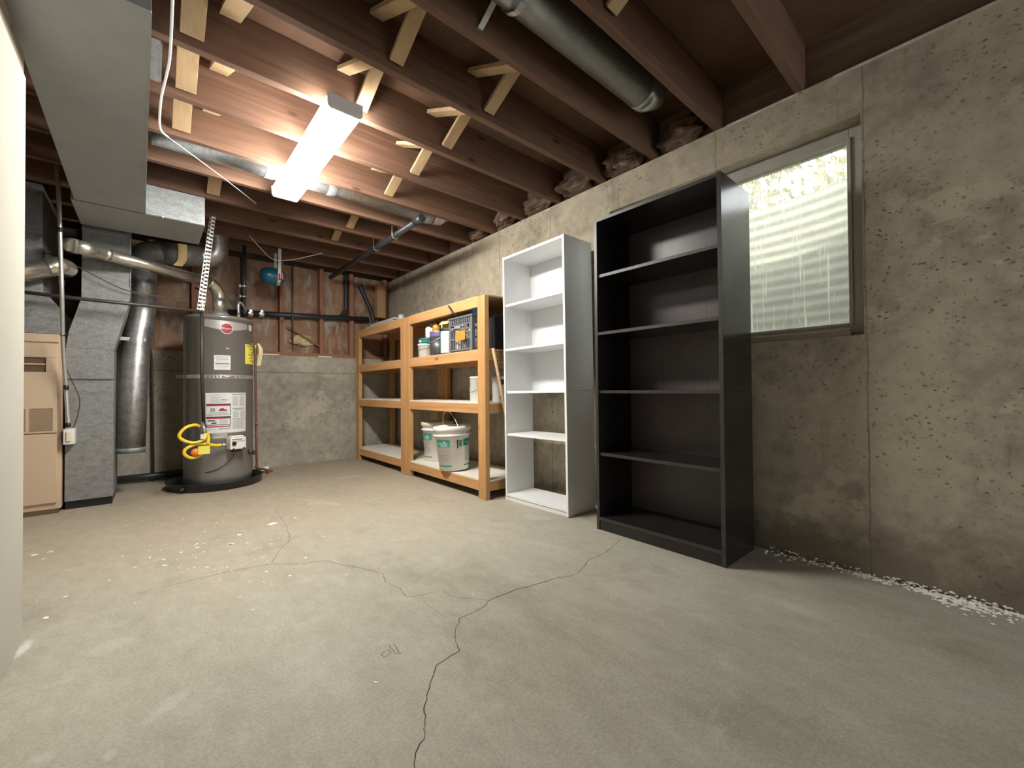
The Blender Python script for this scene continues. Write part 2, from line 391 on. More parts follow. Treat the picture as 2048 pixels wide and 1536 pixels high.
        if bevel:
            b = o.modifiers.new('bevel', 'BEVEL'); b.width = bevel; b.segments = 2; b.limit_method = 'ANGLE'; b.angle_limit = .9
            b.harden_normals = False
        return o
ROOT = {}
def tag(o, label=None, cat=None, group=None, kind=None):
    if label: o['label'] = label
    if cat: o['category'] = cat
    if group: o['group'] = group
    if kind: o['kind'] = kind
    return o
def thing(name, label, cat, loc=(0, 0, 0), group=None):
    o = bpy.data.objects.new(name, None); COL.objects.link(o); o.empty_display_size = .1
    o.location = loc; ROOT[o.name] = Vector(loc)
    return tag(o, label, cat, group)
def recenter(o):
    """put a single-mesh thing's origin at the middle of its base"""
    vs = o.data.vertices
    lo = Vector([min(v.co[i] for v in vs) for i in range(3)]); hi = Vector([max(v.co[i] for v in vs) for i in range(3)])
    c = Vector(((lo.x+hi.x)/2, (lo.y+hi.y)/2, lo.z))
    for v in vs: v.co -= c
    o.location = o.location+c
    return o
def one(mb, name, mats, label, cat, group=None, bevel=0, kind=None):
    o = mb.build(name, mats, None, bevel); recenter(o)
    return tag(o, label, cat, group, kind)
def struct(mb, name, mats, bevel=0):
    return tag(mb.build(name, mats, None, bevel), kind='structure')
def arc(c, u, v, r, a0, a1, n=8):
    c, u, v = Vector(c), Vector(u), Vector(v)
    return [c+u*(r*math.cos(a0+(a1-a0)*i/n))+v*(r*math.sin(a0+(a1-a0)*i/n)) for i in range(n+1)]
def smooth_path(pts, n=6):
    pts = [Vector(p) for p in pts]; out = []
    for i in range(len(pts)-1):
        p0, p1, p2, p3 = pts[max(i-1, 0)], pts[i], pts[i+1], pts[min(i+2, len(pts)-1)]
        for k in range(n):
            t = k/n
            out.append(.5*((2*p1)+(-p0+p2)*t+(2*p0-5*p1+4*p2-p3)*t*t+(-p0+3*p1-3*p2+p3)*t**3))
    out.append(pts[-1]); return out
def text_mb(txt, size):
    cu = bpy.data.curves.new('lettering', 'FONT'); cu.body = txt; cu.size = size; cu.align_x = 'CENTER'; cu.align_y = 'CENTER'
    o = bpy.data.objects.new('lettering', cu); COL.objects.link(o)
    bpy.context.view_layer.update()
    me = bpy.data.meshes.new_from_object(o.evaluated_get(bpy.context.evaluated_depsgraph_get()))
    vs = [v.co.copy() for v in me.vertices]; fs = [tuple(p.vertices) for p in me.polygons]
    bpy.data.objects.remove(o); bpy.data.curves.remove(cu); bpy.data.meshes.remove(me)
    return vs, fs

# ------------------------------------------------------------------ room
XW = 2.37; YB = 5.13; ZT = 2.25; ZS = 2.485
def flp(px, py): p = P(px, py, 'z', 0); return (p.x, p.y)
def smear(a, b, w, amt):
    a = Vector(flp(*a)); b = Vector(flp(*b)); d = b-a; c = (a+b)/2
    SMEARS.append((c.x, c.y, d.length/2, w, math.atan2(d.y, d.x), amt))
smear((665, 958), (735, 950), .05, 0.30); smear((150, 1315), (275, 1275), .05, 0.22); smear((285, 1455), (380, 1370), .03, 0.30)
smear((200, 1520), (240, 1500), .02, .4); smear((690, 1010), (600, 1000), .05, 0.19); smear((60, 1535), (100, 1500), .03, .3)
smear((1040, 1030), (1110, 1040), .06, 0.19); smear((30, 1320), (62, 1275), .018, .8)
mt['floor'] = floor_mat()
fl = MB(); fl.box(-2.2, -3.2, -.12, XW, YB, 0)
CR = [[(829.7, 1536), (838, 1488), (850, 1467), (848, 1417), (853, 1393), (865, 1355), (871, 1333), (919, 1302), (911, 1285), (911, 1264), (918, 1237), (948, 1225), (968, 1213), (977, 1201), (1033, 1179), (1064, 1171), (1113, 1156), (1140, 1153), (1159, 1144), (1180, 1119), (1217, 1101), (1233, 1086), (1242, 1079)],
      [(265, 1190), (381, 1161), (455, 1144), (542, 1128), (600, 1128), (654, 1121), (683, 1130), (724, 1136), (766, 1148), (772, 1165), (799, 1177), (813, 1194), (844, 1190), (869, 1184)],
      [(886, 1184), (910, 1195), (944, 1197), (975, 1201)], [(544, 1126), (557, 1103), (580, 1078), (573, 1053), (551, 1020)], [(844, 1202), (869, 1219), (890, 1235)],
      [(762, 1310), (776, 1300), (782, 1306), (768, 1316), (762, 1310)], [(778, 1290), (790, 1308), (802, 1308), (786, 1288)]]
CW = [.0034, .0026, .002, .0022, .0014, .0024, .0024]
for path, w in zip(CR, CW):
    q = [Vector((*flp(*a), 0)) for a in path]; pts = []
    for a, b in zip(q[:-1], q[1:]):
        k = max(2, int((b-a).length/.012))
        for i in range(k):
            t = i/k; d = (b-a).normalized(); nrm = Vector((-d.y, d.x, 0)); m = a.lerp(b, t)
            pts.append(m+nrm*(noise.noise(m*26)*.007+noise.noise(m*90)*.003)*min(1, 4*t*(1-t)+.35))
    pts.append(q[-1]); vs = []
    for i, m in enumerate(pts):
        d = (pts[min(i+1, len(pts)-1)]-pts[max(0, i-1)]).normalized(); nrm = Vector((-d.y, d.x, 0)); ww = w*(.55+.75*abs(noise.noise(m*14)))*.5
        vs += [m+nrm*ww+Vector((0, 0, .0006)), m-nrm*ww+Vector((0, 0, .0006))]
    fl.add(vs, [(2*i, 2*i+2, 2*i+3, 2*i+1) for i in range(len(pts)-1)], 1)
rnd = random.Random(3)
def fleck(x, y, r):
    n = rnd.randint(5, 7); a0 = rnd.random()*6; e = rnd.uniform(.35, .9); ro = rnd.random()*3
    pts = []
    for k in range(n):
        a = 2*PI*k/n; rr = r*rnd.uniform(.6, 1.1); u, v = rr*math.cos(a), rr*e*math.sin(a)
        pts.append((x+u*math.cos(ro)-v*math.sin(ro), y+u*math.sin(ro)+v*math.cos(ro), .0011))
    fl.add(pts, [tuple(range(n))], 2)
for i in range(120):
    px, py = rnd.gauss(455, 95), rnd.gauss(1085, 45)
    if px < 60 or px > 720 or py < 1000 or py > 1240: continue
    fleck(*flp(px, py), rnd.choice([.003, .004, .005, .006, .009]))
for (px, py, r) in [(330, 1131, .018), (219, 1161, .009), (93, 1236, .016), (132, 1193, .011), (462, 1088, .02), (478, 1070, .016), (395, 1095, .014), (590, 1036, .01), (620, 1008, .014), (620, 1020, .008), (947, 1189, .008), (751, 1365, .008), (480, 1194, .006), (505, 1220, .007), (565, 1249, .005), (70, 1110, .02), (100, 1104, .016), (88, 1118, .012), (433, 1046, .012), (300, 1115, .012), (270, 1135, .01), (1222, 1196, .006)]:
    fleck(*flp(px, py), r)
struct(fl, 'floor', ['floor', 'crack', 'paint'])

# right wall with the window opening
WY0, WY1, WZ0, WZ1 = .368, 1.70, 1.052, 2.03; XO = 2.60
w = MB()
w.box(XW, -3.2, -.12, XO, WY0, ZT); w.box(XW, WY1, -.12, XO, YB+.25, ZT); w.box(XW, WY0, -.12, XO, WY1, WZ0); w.box(XW, WY0, WZ1, XO, WY1, ZT)
struct(w, 'wall_right', 'conc')
w = MB(); w.box(-2.2, YB, -.12, XW, YB+.25, 1.216); struct(w, 'wall_back', 'concb')
w = MB(); w.box(-2.2, YB+.12, 1.216, XO, YB+.16, ZS); struct(w, 'wall_back_sheathing', 'dark')
w = MB(); w.box(-2.35, -3.2, -.12, -2.2, YB+.25, ZS); struct(w, 'wall_far_left', 'concb')
w = MB(); w.box(-2.2, -3.35, -.12, 1.15, -3.2, ZS); w.box(2.15, -3.35, -.12, XO, -3.2, ZS); w.box(1.15, -3.35, 2.0, 2.15, -3.2, ZS); w.box(1.15, -3.35, -.12, 2.15, -3.2, 0); struct(w, 'wall_rear', 'drywall')  # unseen wall; doorway-sized opening added so sky light fills the near floor
w = MB(); w.box(-2.35, -3.2, ZS, XO, YB+.25, ZS+.02); struct(w, 'ceiling', 'ply')
w = MB(); w.box(-.44, -3.2, 0, -.32, 2.12, 1.885); struct(w, 'wall_left', 'drywall', .004)
w = MB(); w.box(-.43, -3.2, 1.885, -.325, 2.12, 1.965); struct(w, 'trim_1', 'plate')
# sill plate and rim board on the right wall
w = MB(); w.box(2.405, -3.2, ZT, 2.445, YB+.12, ZS); struct(w, 'trim_2', 'rim')
w = MB(); w.box(XW-.004, -1.2, ZT-.012, XW+.03, .46, ZT+.0); w.box(XW-.004, .60, ZT-.012, XW+.03, .93, ZT); struct(w, 'trim_3', 'tile')

# salt crust along the wall foot
rnd = random.Random(11)
w = MB()
for i in range(3600):
    y = rnd.uniform(-1.0, .78); cl_ = noise.noise(Vector((y*5, 0, 3)))+.5*noise.noise(Vector((y*17, 2, 3)))
    if y > .25 and rnd.random() < (y-.25)*1.8: continue
    if rnd.random() > .55+cl_: continue
    x = XW-abs(rnd.gauss(0, .030 if y > .15 else .045))*(1+.8*cl_)-.003; r = rnd.uniform(.002, .0085)
    zc = r*.2 if XW-x > .012 else rnd.uniform(0, .02)
    a = rnd.random()*6.3; v = []
    for k in range(5): q = a+k*1.257; rr = r*rnd.uniform(.6, 1.5); v.append((min(XW-.001, x+rr*math.cos(q)), y+rr*math.sin(q), max(.0005, zc)))
    v.append((min(XW-.001, x), y, zc+r*rnd.uniform(.4, .9)))
    w.add(v, [(k, (k+1) % 5, 5) for k in range(5)])
one(w, 'salt_crust', 'salt', 'white crumbly salt crust along the foot of the concrete wall', 'salt crust', kind='stuff')

# ------------------------------------------------------------------ window, well and garden
wn = tag(bpy.data.objects.new('window_1', None), kind='structure'); COL.objects.link(wn); ROOT['window_1'] = Vector()
x0, x1 = 2.455, 2.53
f = MB()
f.box(x0, WY0, WZ0, x1, WY0+.055, WZ1); f.box(x0, WY1-.055, WZ0, x1, WY1, WZ1)
f.box(x0, WY0+.055, WZ1-.06, x1, WY1-.055, WZ1); f.box(x0, WY0+.055, WZ0, x1, WY1-.055, WZ0+.06)
f.box(x0+.02, 1.0, WZ0+.06, x1-.01, 1.04, WZ1-.06)
f.box(x0-.012, WY0+.048, WZ0+.052, x0+.02, WY0+.064, WZ1-.05); f.box(x0-.012, WY0+.064, WZ0+.052, x0+.02, WY1-.06, WZ0+.066)
f.build('window_frame', 'winframe', wn, .003)
f = MB(); f.box(2.385, WY0+.05, WZ0, x0, WY1, WZ0+.022); f.box(2.385, WY0+.05, WZ0+.022, 2.40, WY1, WZ0+.034); f.build('window_sill', 'winwood', wn, .003)
f = MB(); f.box(x0+.035, WY0+.055, WZ0+.06, x0+.041, WY1-.055, WZ1-.06); f.build('window_glass', 'glass', wn)

w = MB()
def wellf(u, v):
    a = -PI/2+PI*u; y = 1.03+.86*math.sin(a); x = XO+.02+.60*math.cos(a)**.7 if math.cos(a) > 1e-6 else XO+.02
    z = .55+1.52*v; k = .005*math.sin(z*2*PI/.068)
    return (x+k*math.cos(a), y+k*math.sin(a), z)
w.grid(wellf, 28, 120)
one(w, 'window_well', 'well', 'curved corrugated steel window well outside the basement window', 'window well')
w = MB(); w.box(XO+.005, -.4, -.12, 3.26, 2.5, .55); one(w, 'gravel_bed', 'soil', 'gravel at the bottom of the steel window well', 'gravel')
w = MB(); w.box(3.27, -4, -.12, 14, 9, 1.92); one(w, 'lawn', 'soil', 'dry grassy ground outside beyond the window well', 'lawn', kind='stuff')
rnd = random.Random(5)
def shrub(cx, cy, cz, rx, ry, rz, n, label):
    t = thing('shrub', label, 'shrub', (cx, cy, 1.92))
    st = MB()
    for i in range(9):
        a = rnd.uniform(0, 6.28); e = Vector((cx+rx*.6*math.cos(a), cy+ry*.6*math.sin(a), cz+rz*rnd.uniform(.1, .8)))
        b = Vector((cx+.05*math.cos(a), cy+.05*math.sin(a), 1.922)); st.tube([b, b.lerp(e, .5)+Vector((0, 0, .1)), e], [.018, .012, .005], 6)
    st.build('stem', 'bark', t)
    lv = MB()
    for i in range(n):
        while True:
            q = Vector((rnd.uniform(-1, 1), rnd.uniform(-1, 1), rnd.uniform(-1, 1)))
            if .25 < q.length < 1: break
        c = Vector((cx+q.x*rx, cy+q.y*ry, cz+q.z*rz)); s_ = rnd.uniform(.03, .07)
        u = Vector((rnd.uniform(-1, 1), rnd.uniform(-1, 1), rnd.uniform(-1, 1))).normalized(); v = u.orthogonal().normalized()*.5; w_ = u.cross(v)*.25
        lv.add([c-u*s_, c+v*s_+w_*s_, c+u*s_, c-v*s_+w_*s_], [(0, 1, 2), (0, 2, 3)])
    lv.build('foliage', 'leaf', t)
shrub(5.1, 2.0, 3.0, .6, .75, 1.0, 1500, 'yellow-green leafy shrub seen through the upper window glass, left')
shrub(5.6, 1.05, 2.75, .45, .4, .75, 700, 'smaller yellow-green shrub seen through upper window glass, right')

# ------------------------------------------------------------------ joists
JY = {'E': .575, 'D': .96, 'C': 1.342, 'B': 1.735, 'A': 2.147, 'J2': 2.553, 'J3': 2.96, 'J4': 3.362, 'J5': 3.77, 'J6': 4.178, 'J7': 4.585, 'J8': 4.99, 'F': .17, 'G': -.236, 'H': -.642, 'I': -1.05}
JL = {'E': 'dark brown ceiling joist meeting the wall directly above the window', 'D': 'brown ceiling joist on the window side of the round duct', 'C': 'brown ceiling joist on the lamp side of the round duct',
      'B': 'brown ceiling joist midway between the round duct and the lamp', 'A': 'brown ceiling joist under which the near end of the lamp is fixed', 'J2': 'ceiling joist crossing above the lamp, second along from its near end',
      'J3': 'ceiling joist crossing above the lamp, beside the long thin galvanised pipe', 'J4': 'ceiling joist just beyond the long galvanised pipe and the far lamp end', 'J5': 'ceiling joist meeting the top of the galvanised plenum box',
      'J6': 'fourth ceiling joist counted from the insulated back wall', 'J7': 'third ceiling joist counted from the insulated back wall', 'J8': 'last ceiling joist, right against the insulated back wall',
      'F': 'ceiling joist nearest above the camera, at the right photo edge', 'G': 'ceiling joist over the camera, outside the window end', 'H': 'second ceiling joist behind the camera', 'I': 'third ceiling joist behind the camera'}
for k, y in JY.items():
    if k in 'FGHI': continue
    m = MB(); m.box(-2.2, y, ZT, 2.402, y+.038, ZS-.001)
    one(m, 'floor_joist', 'joist', JL[k], 'joist', 'exposed ceiling joists', .002)

ROWN = {1: 'right-hand row', 2: 'row beside the lamp', 3: 'left row'}
ROWX = {1: (1.242, 1.343), 2: (.735, .823), 3: (.255, .125), 4: (.43, .345)}
BAYN = {('E', 'D'): 'bay above the window', ('C', 'B'): 'first bay left of the round duct', ('B', 'A'): 'bay just before the lamp', ('A', 'J2'): 'bay at the near lamp end', ('J2', 'J3'): 'bay at the lamp middle', ('J4', 'J5'): 'bay past the far lamp end', ('J5', 'J6'): 'second bay past the far lamp end'}
def brace(row, n, f, which):
    xa, xb = ROWX[row]; yn = JY[n]+.0385; yf = JY[f]-.0005
    zl, zh = ZT+.036, ZS-.04
    m = MB(); wd = .064 if row in (1, 2) else .08
    if which == 1: m.beam((xa, yn+.012, zl), (xa, yf-.012, zh), wd, .02); d = 'rising away'
    else: m.beam((xb, yn+.012, zh), (xb, yf-.012, zl), wd, .02); d = 'dropping away'
    one(m, 'bridging_brace', 'brace', 'pine brace %s, %s, %s' % (d, ROWN[3 if row == 4 else row], BAYN[(n, f)]), 'brace', 'cross braces between the joists', .0015)
for n, f_ in (('E', 'D'), ('C', 'B'), ('B', 'A'), ('A', 'J2'), ('J2', 'J3'), ('J4', 'J5'), ('J5', 'J6')):
    brace(1, n, f_, 1); brace(1, n, f_, 2)
for n, f_ in (('C', 'B'), ('B', 'A')):
    brace(2, n, f_, 1); brace(2, n, f_, 2)
for n, f_ in (('C', 'B'), ('B', 'A'), ('A', 'J2'), ('J2', 'J3')):
    brace(3, n, f_, 1); brace(3, n, f_, 2)
brace(4, 'J4', 'J5', 2)

# crumpled insulation stuffed into the joist bays on top of the wall
rnd = random.Random(21)
def clump(c, s_, mat, seed, nu=26, nv=18, amp=.45):
    m = MB(); o = Vector((seed*3.1, seed*1.7, seed))
    def fn(u, v):
        a = 2*PI*u; b = -PI/2+PI*v
        d = Vector((math.cos(a)*math.cos(b), math.sin(a)*math.cos(b), math.sin(b)))
        k = 1+amp*noise.noise(d*1.7+o)+amp*.6*noise.noise(d*4.5+o)+amp*.3*noise.noise(d*11+o)
        return (c[0]+d.x*s_[0]*k, c[1]+d.y*s_[1]*k, c[2]+d.z*s_[2]*k)
    m.grid(fn, nu, nv); return m
INS = [('D', 'C', (2.345, 1.17, 2.30), (.07, .13, .07), 'dark crumpled insulation below the end of the round duct'),
       ('C', 'B', (2.345, 1.56, 2.315), (.09, .15, .075), 'brown insulation in the wall-end bay right of the tall white bookcase'),
       ('B', 'A', (2.34, 1.96, 2.32), (.10, .15, .08), 'torn insulation in the wall-end bay above the white bookcase'),
       ('A', 'J2', (2.35, 2.38, 2.315), (.07, .15, .075), 'crumpled insulation, first wall-end bay left of the white bookcase'),
       ('J2', 'J3', (2.345, 2.77, 2.32), (.06, .15, .07), 'crumpled insulation, second wall-end bay left of the white bookcase'),
       ('J3', 'J4', (2.35, 3.18, 2.32), (.06, .15, .07), 'crumpled insulation, third wall-end bay left of the white bookcase')]
for i, (a, b, c, s_, lab) in enumerate(INS):
    t = thing('insulation_batt', lab, 'insulation', (c[0], c[1], ZT), 'insulation stuffed above the concrete wall')
    m = clump(c, s_, 'fibre', i+1)
    m.v = [(min(v[0], 2.403), min(max(v[1], JY[a]+.04), JY[b]-.002), max(v[2], ZT+.001)) for v in m.v]
    m.build('fibre_body', 'fibre', t)
    g = MB(); yy = c[1]
    def flap(u, v, yy=yy, c=c, i=i):
        return (2.30+.06*v+.02*noise.noise(Vector((u*4, v*3, i))), yy-.12+.22*u, ZT+.008+.032*v*(1+.6*noise.noise(Vector((u*5, i, 2))))+.012*noise.noise(Vector((u*9, v*6, i))))
    g.grid(flap, 14, 6); g.build('paper_flap', 'fibre', t)

# ------------------------------------------------------------------ back stud wall
STX = [(-.45, -.41), (-.02, .02), (.30, .34), (.718, .752), (1.073, 1.113), (1.49, 1.532), (1.838, 1.886), (2.266, 2.322)]
SL = ['behind the furnace', 'behind the tall bent round duct', 'behind the water heater vent', 'right behind the water heater edge', 'first clear of the water heater, left of the yellow fibre patch', 'right of the yellow fibre patch', 'second from the corner of the room', 'in the corner against the concrete side wall']
for (a, b), l in zip(STX, SL):
    m = MB(); m.box(a, 5.137, 1.256, b, 5.226, ZT-.0); one(m, 'wall_stud', 'stud', 'reddish wall stud ' + l, 'stud', 'studs of the back wall', .002)
m = MB(); m.box(-2.19, 5.137, 1.217, 2.36, 5.226, 1.255); one(m, 'bottom_plate', 'stud', 'dark wooden plate lying along the top of the back concrete wall', 'plate', None, .002)
m = MB(); m.box(2.150, 5.06, 1.742, 2.262, 5.136, 2.155); one(m, 'wood_block', 'block', 'short pale wood block fixed beside the corner stud', 'wood block', None, .002)
for i in range(len(STX)-1):
    a, b = STX[i][1]+.003, STX[i+1][0]-.003
    if b-a < .1: continue
    t = thing('insulation_batt', ['brown paper-faced batt hidden behind the furnace ducts', 'brown paper-faced batt behind the round duct', 'brown paper-faced batt behind the water heater top', 'smooth brown paper-faced batt right of the water heater', 'paper-faced batt torn open over yellow fibre', 'wrinkled paper-faced batt behind the bent black pipe', 'wrinkled paper-faced batt beside the corner block'][i], 'insulation', ((a+b)/2, 5.2, 1.256), 'batts between the back studs')
    m = MB(); wr = [.3, .3, .4, .35, .9, 1.3, 1.2][i]
    def fn(u, v, a=a, b=b, i=i, wr=wr):
        x = a+(b-a)*u; z = 1.258+.985*v; e = min(1, 6*u, 6*(1-u)); q = Vector((x*5, z*2.2, i))
        d = .010*e + wr*(.016*noise.noise(q)+.018*abs(noise.noise(q*2.3))+.008*noise.noise(q*6))*e
        return (x, 5.220-min(.030, max(0, d)), z)
    m.grid(fn, 20, 46); m.v = [(v[0], min(v[1], 5.224), v[2]) for v in m.v]
    m.build('paper_facing', 'kraft', t)
    m = MB(); m.box(a, 5.226, 1.258, b, 5.247, 2.245); m.build('fibre_core', 'fibre', t)
    if i == 4:
        c = P(607, 681, 'y', 5.18); m = clump((c.x-.01, 5.185, c.z), (.125, .022, .055), 'yfibre', 9, amp=.3); m.build('torn_fibre', 'yfibre', t)
        m = MB(); q0, q1 = P(572, 655, 'y', 5.17), P(640, 697, 'y', 5.17)
        def fl2(u, v):
            p = q0.lerp(q1, u); return (p.x, 5.165-.02*math.sin(v*PI)+.006*noise.noise(Vector((u*6, v, 1))), p.z+.03*v+.016*noise.noise(Vector((u*5, v*2, 4))))
        m.grid(fl2, 16, 5); m.build('torn_flap', 'kraft', t)

# pipes of the back wall
t = thing('drain_pipe', 'black horizontal waste pipe running through the back wall studs', 'pipe', (1.3, 5.165, 1.66))
m = MB(); m.tube([(.60, 5.153, 1.640), (2.07, 5.153, 1.715)], .033, 16); m.build('pipe', 'abs', t)
m = MB(); m.tube(smooth_path([(1.80, 5.175, 2.24), (1.80, 5.170, 1.86), (1.785, 5.166, 1.78), (1.73, 5.163, 1.715), (1.64, 5.163, 1.697)]), .026, 14); m.build('branch', 'abs', t)
for xx in (.795, .897):
    m = MB(); zz = 1.640+.051*(xx-.6)
    m.lathe([(.038, -.024), (.039, -.02), (.039, .02), (.038, .024)], (xx, 5.153, zz), 18, 0, 'x'); m.box(xx-.012, 5.108, zz+.01, xx+.012, 5.125, zz+.035)
    m.build('clamp', 'chrome', t)
m = MB(); m.tube(smooth_path([(1.955, 5.12, 2.12), (2.02, 5.12, 1.98), (2.10, 5.12, 1.81), (2.118, 5.12, 1.74), (2.14, 5.12, 1.66), (2.145, 5.12, 1.60)]), .026, 14); one(m, 'slanting_pipe', 'abs', 'dark slanting waste pipe beside the pale wood block', 'pipe')
m = MB(); m.tube([(1.192, 5.105, 1.33), (1.192, 5.105, 2.245)], .010, 10); one(m, 'conduit_rod', 'rod', 'thin dark upright rod in front of the torn insulation', 'rod')
for i, (xa, xb, lab) in enumerate([(.905, 1.065, 'thin white strip lying on back wall ledge, by the heater'), (1.47, 1.62, 'thin white strip lying on back wall ledge, farther right')]):
    m = MB(); m.box(xa, 5.131, 1.2165, xb, 5.1365, 1.228); one(m, 'white_strip', 'whitep', lab, 'strip')

# black drain pipe under the joists
t = thing('ceiling_drain_pipe', 'long black pipe hung under the joists towards the back wall', 'pipe', (1.6, 4, 2.1))
m = MB(); m.tube([(1.62, 2.98, 2.183), (1.605, 4.0, 2.168), (1.59, 5.06, 2.15)], .026, 18); m.build('pipe', 'abs', t)
m = MB(); m.tube([(1.62, 2.94, 2.184), (1.619, 3.05, 2.182)], .031, 18); m.build('end_fitting', 'abs', t)
for yy in (3.4, 3.8):
    m = MB(); m.tube([(1.611-.030, yy, 2.249), (1.611-.031, yy, 2.174)]+[Vector((1.611, yy, 2.174))+Vector((-math.cos(a)*.031, 0, -math.sin(a)*.031)) for a in [k*PI/8 for k in range(9)]]+[(1.611+.030, yy, 2.249)], .003, 6); m.build('hanger', 'steel', t)

# ------------------------------------------------------------------ fluorescent lamp
t = thing('fluorescent_light', 'bright long fluorescent ceiling light under the joists', 'ceiling light', (.715, 2.66, ZT))
lx0, lx1, ly0, ly1 = .632, .798, 2.045, 3.262
m = MB(); m.box(lx0+.02, ly0+.01, 2.222, lx1-.02, ly1-.01, ZT-.001); m.build('housing', 'lampbody', t, .002)
m = MB(); m.prism([(lx0, 2.232), (lx0+.003, 2.188), (lx0+.012, 2.178), (lx1-.012, 2.178), (lx1-.003, 2.188), (lx1, 2.232)], 'y', ly0+.012, ly1-.012); m.build('diffuser', 'lamp', t)
for a in (ly0, ly1-.012):
    m = MB(); m.prism([(lx0-.003, 2.246), (lx0, 2.188), (lx0+.011, 2.176), (lx1-.011, 2.176), (lx1, 2.188), (lx1+.003, 2.246)], 'y', a, a+.012); m.build('end_cap', 'lampbody', t, .001)

# ------------------------------------------------------------------ ducts overhead
t0 = t = thing('trunk_duct', 'big grey sheet-metal trunk duct hung at the upper left', 'duct', (-.18, 2.7, 2.0))
m = MB(); m.prism([(-.335, 1.69), (-.001, 1.69), (-.028, 3.655), (-.355, 3.655)], 'z', 2.0, ZT-.002); m.build('duct_body', 'trunk', t, .002)
m = MB(); m.box(-.372, 3.655, 2.0, .288, 4.15, 2.2); m.build('plenum', ['trunk'], t, .002)
m = MB(); m.box(-.026, 3.648, 2.003, .287, 3.654, 2.199); m.build('plenum_front', 'galv', t)
m = MB(); m.beam((-.0025, 1.70, 2.005), (-.025, 3.20, 2.005), .006, .014, (1, 0, 0)); m.build('edge_seam', 'steel', t)
m = MB(); m.tube([(.06, 3.64, 1.998), (.06, 3.634, 1.998)], .006, 8); m.build('screw', 'steel', t)
m = MB(); m.box(-.352, 3.645, 1.9985, -.03, 3.655, 2.0); m.build('seam', 'rod', t)

m = MB(); m.prism([(2.20, 2.2515), (2.50, 2.2515), (2.50, 2.47), (2.20, 2.47)], 'x', -.20, .028); m.beam((.030, 2.21, 2.256), (.030, 2.49, 2.256), .006, .01, (1, 0, 0)); m.build('takeoff_collar', 'galvd', t0)
t = thing('branch_duct', 'long thin galvanised pipe in the joist bay crossing behind the lamp', 'duct', (1, 3.17, 2.25))
m = MB(); m.tube([(-.0, 3.165, 2.338), (1.80, 3.165, 2.338)], .078, 22); m.build('pipe', 'galvp', t)
for xx in (.60, 1.0, 1.80):
    m = MB(); m.lathe([(.0795, -.03), (.0815, -.026), (.0815, .026), (.0795, .03)], (xx, 3.165, 2.338), 22, 0, 'x'); m.build('joint_band', 'galv', t)
m = MB(); m.tube([(1.83, 3.165, 2.338), (1.90, 3.165, 2.345), (1.95, 3.165, 2.38), (1.965, 3.165, 2.44)], .078, 22); m.build('elbow', 'galvp', t)

t = thing('round_duct', 'round galvanised duct in the joist bay at the top right', 'duct', (1.4, 1.165, 2.25))
m = MB(); m.tube([(-.9, 1.158, 2.345), (1.88, 1.158, 2.345)], .082, 32); m.build('pipe', 'galvr', t)
m = MB(); m.tube([(1.87, 1.158, 2.345), (1.93, 1.158, 2.348), (1.985, 1.158, 2.372), (2.01, 1.158, 2.43)], [.085, .085, .083, .08], 24); m.build('elbow', 'galvr', t)
m = MB()
sp = [Vector((1.05, 1.158, 2.345))+Vector((0, math.cos(a)*.088, -math.sin(a)*.088)) for a in [-.9+k*(PI*.5+.9)/12 for k in range(13)]]
sp = [(1.0, JY['C']-.004, 2.30), (1.0, JY['C']-.012, 2.275)]+[(1.03+.002*k, p.y, p.z) for k, p in enumerate(sp[2:])]+[(1.055, 1.06, 2.30), (1.055, 1.003, 2.33)]
pp = smooth_path(sp, 3); vs = []
for q in pp: vs += [(q.x-.012, q.y, q.z), (q.x+.012, q.y, q.z)]
m.add(vs, [(2*i, 2*i+1, 2*i+3, 2*i+2) for i in range(len(pp)-1)]); m.build('hanger_strap', 'steel', t)

# ------------------------------------------------------------------ furnace and its ducts
t = thing('furnace', 'tan upright furnace cabinet standing against the left side', 'furnace', (-.72, 4.55, 0))
fx0, fx1, fy = -1.02, -.466, 4.2
m = MB(); m.box(fx0, fy+.012, .03, fx1, 4.95, 1.225); m.build('cabinet', 'tan', t, .004)
m = MB(); m.box(fx0, fy, 1.168, fx1-.012, fy+.014, 1.222); m.build('top_panel', 'tan', t, .003)
m = MB(); m.box(fx0, fy-.004, .552, fx1-.018, fy+.012, .655); m.box(fx0, fy-.004, .655, -.77, fy+.012, 1.16)
m.box(-.77, fy-.004, .655, fx1-.018, fy+.012, .965); m.box(-.77, fy-.004, 1.062, fx1-.018, fy+.012, 1.16); m.box(-.538, fy-.004, .965, fx1-.018, fy+.012, 1.062)
m.build('upper_door', 'tan', t, .003)
m = MB(); m.box(-.768, fy+.006, .967, -.54, fy+.010, 1.06); m.build('vent_recess', 'tand', t)
m = MB(); m.box(-.768, fy-.0, 1.012, -.54, fy+.006, 1.022); m.build('vent_bar', 'tan', t)
for (a, b) in ((-.605, -.503), (-.72, -.625)):
    m = MB()
    for k in range(22): m.beam((a, fy-.008, .572+k*.0069), (b, fy-.008, .572+k*.0069), .009, .0022, (0, 1, -.8))
    m.build('louver', 'tan', t)
m = MB(); m.box(fx0, fy-.004, .075, fx1-.018, fy+.012, .545); m.build('lower_door', 'tan', t, .003)
m = MB(); m.box(fx0, fy+.01, .0, fx1-.012, 4.9, .03); m.build('base', 'tand', t)

t = thing('supply_plenum', 'galvanised plenum rising from the top of the tan furnace', 'duct', (-.75, 4.5, 1.226))
m = MB(); m.prism([(fx0, 1.227), (-.474, 1.227), (-.474, 1.40), (-.556, 1.52), (-.560, 2.24), (fx0, 2.24)], 'y', 4.215, 4.85); m.build('duct_body', 'galvd', t, .002)
m = MB(); m.box(-.9, 4.205, 1.86, -.575, 4.215, 1.885); m.build('flange', 'galvp', t)

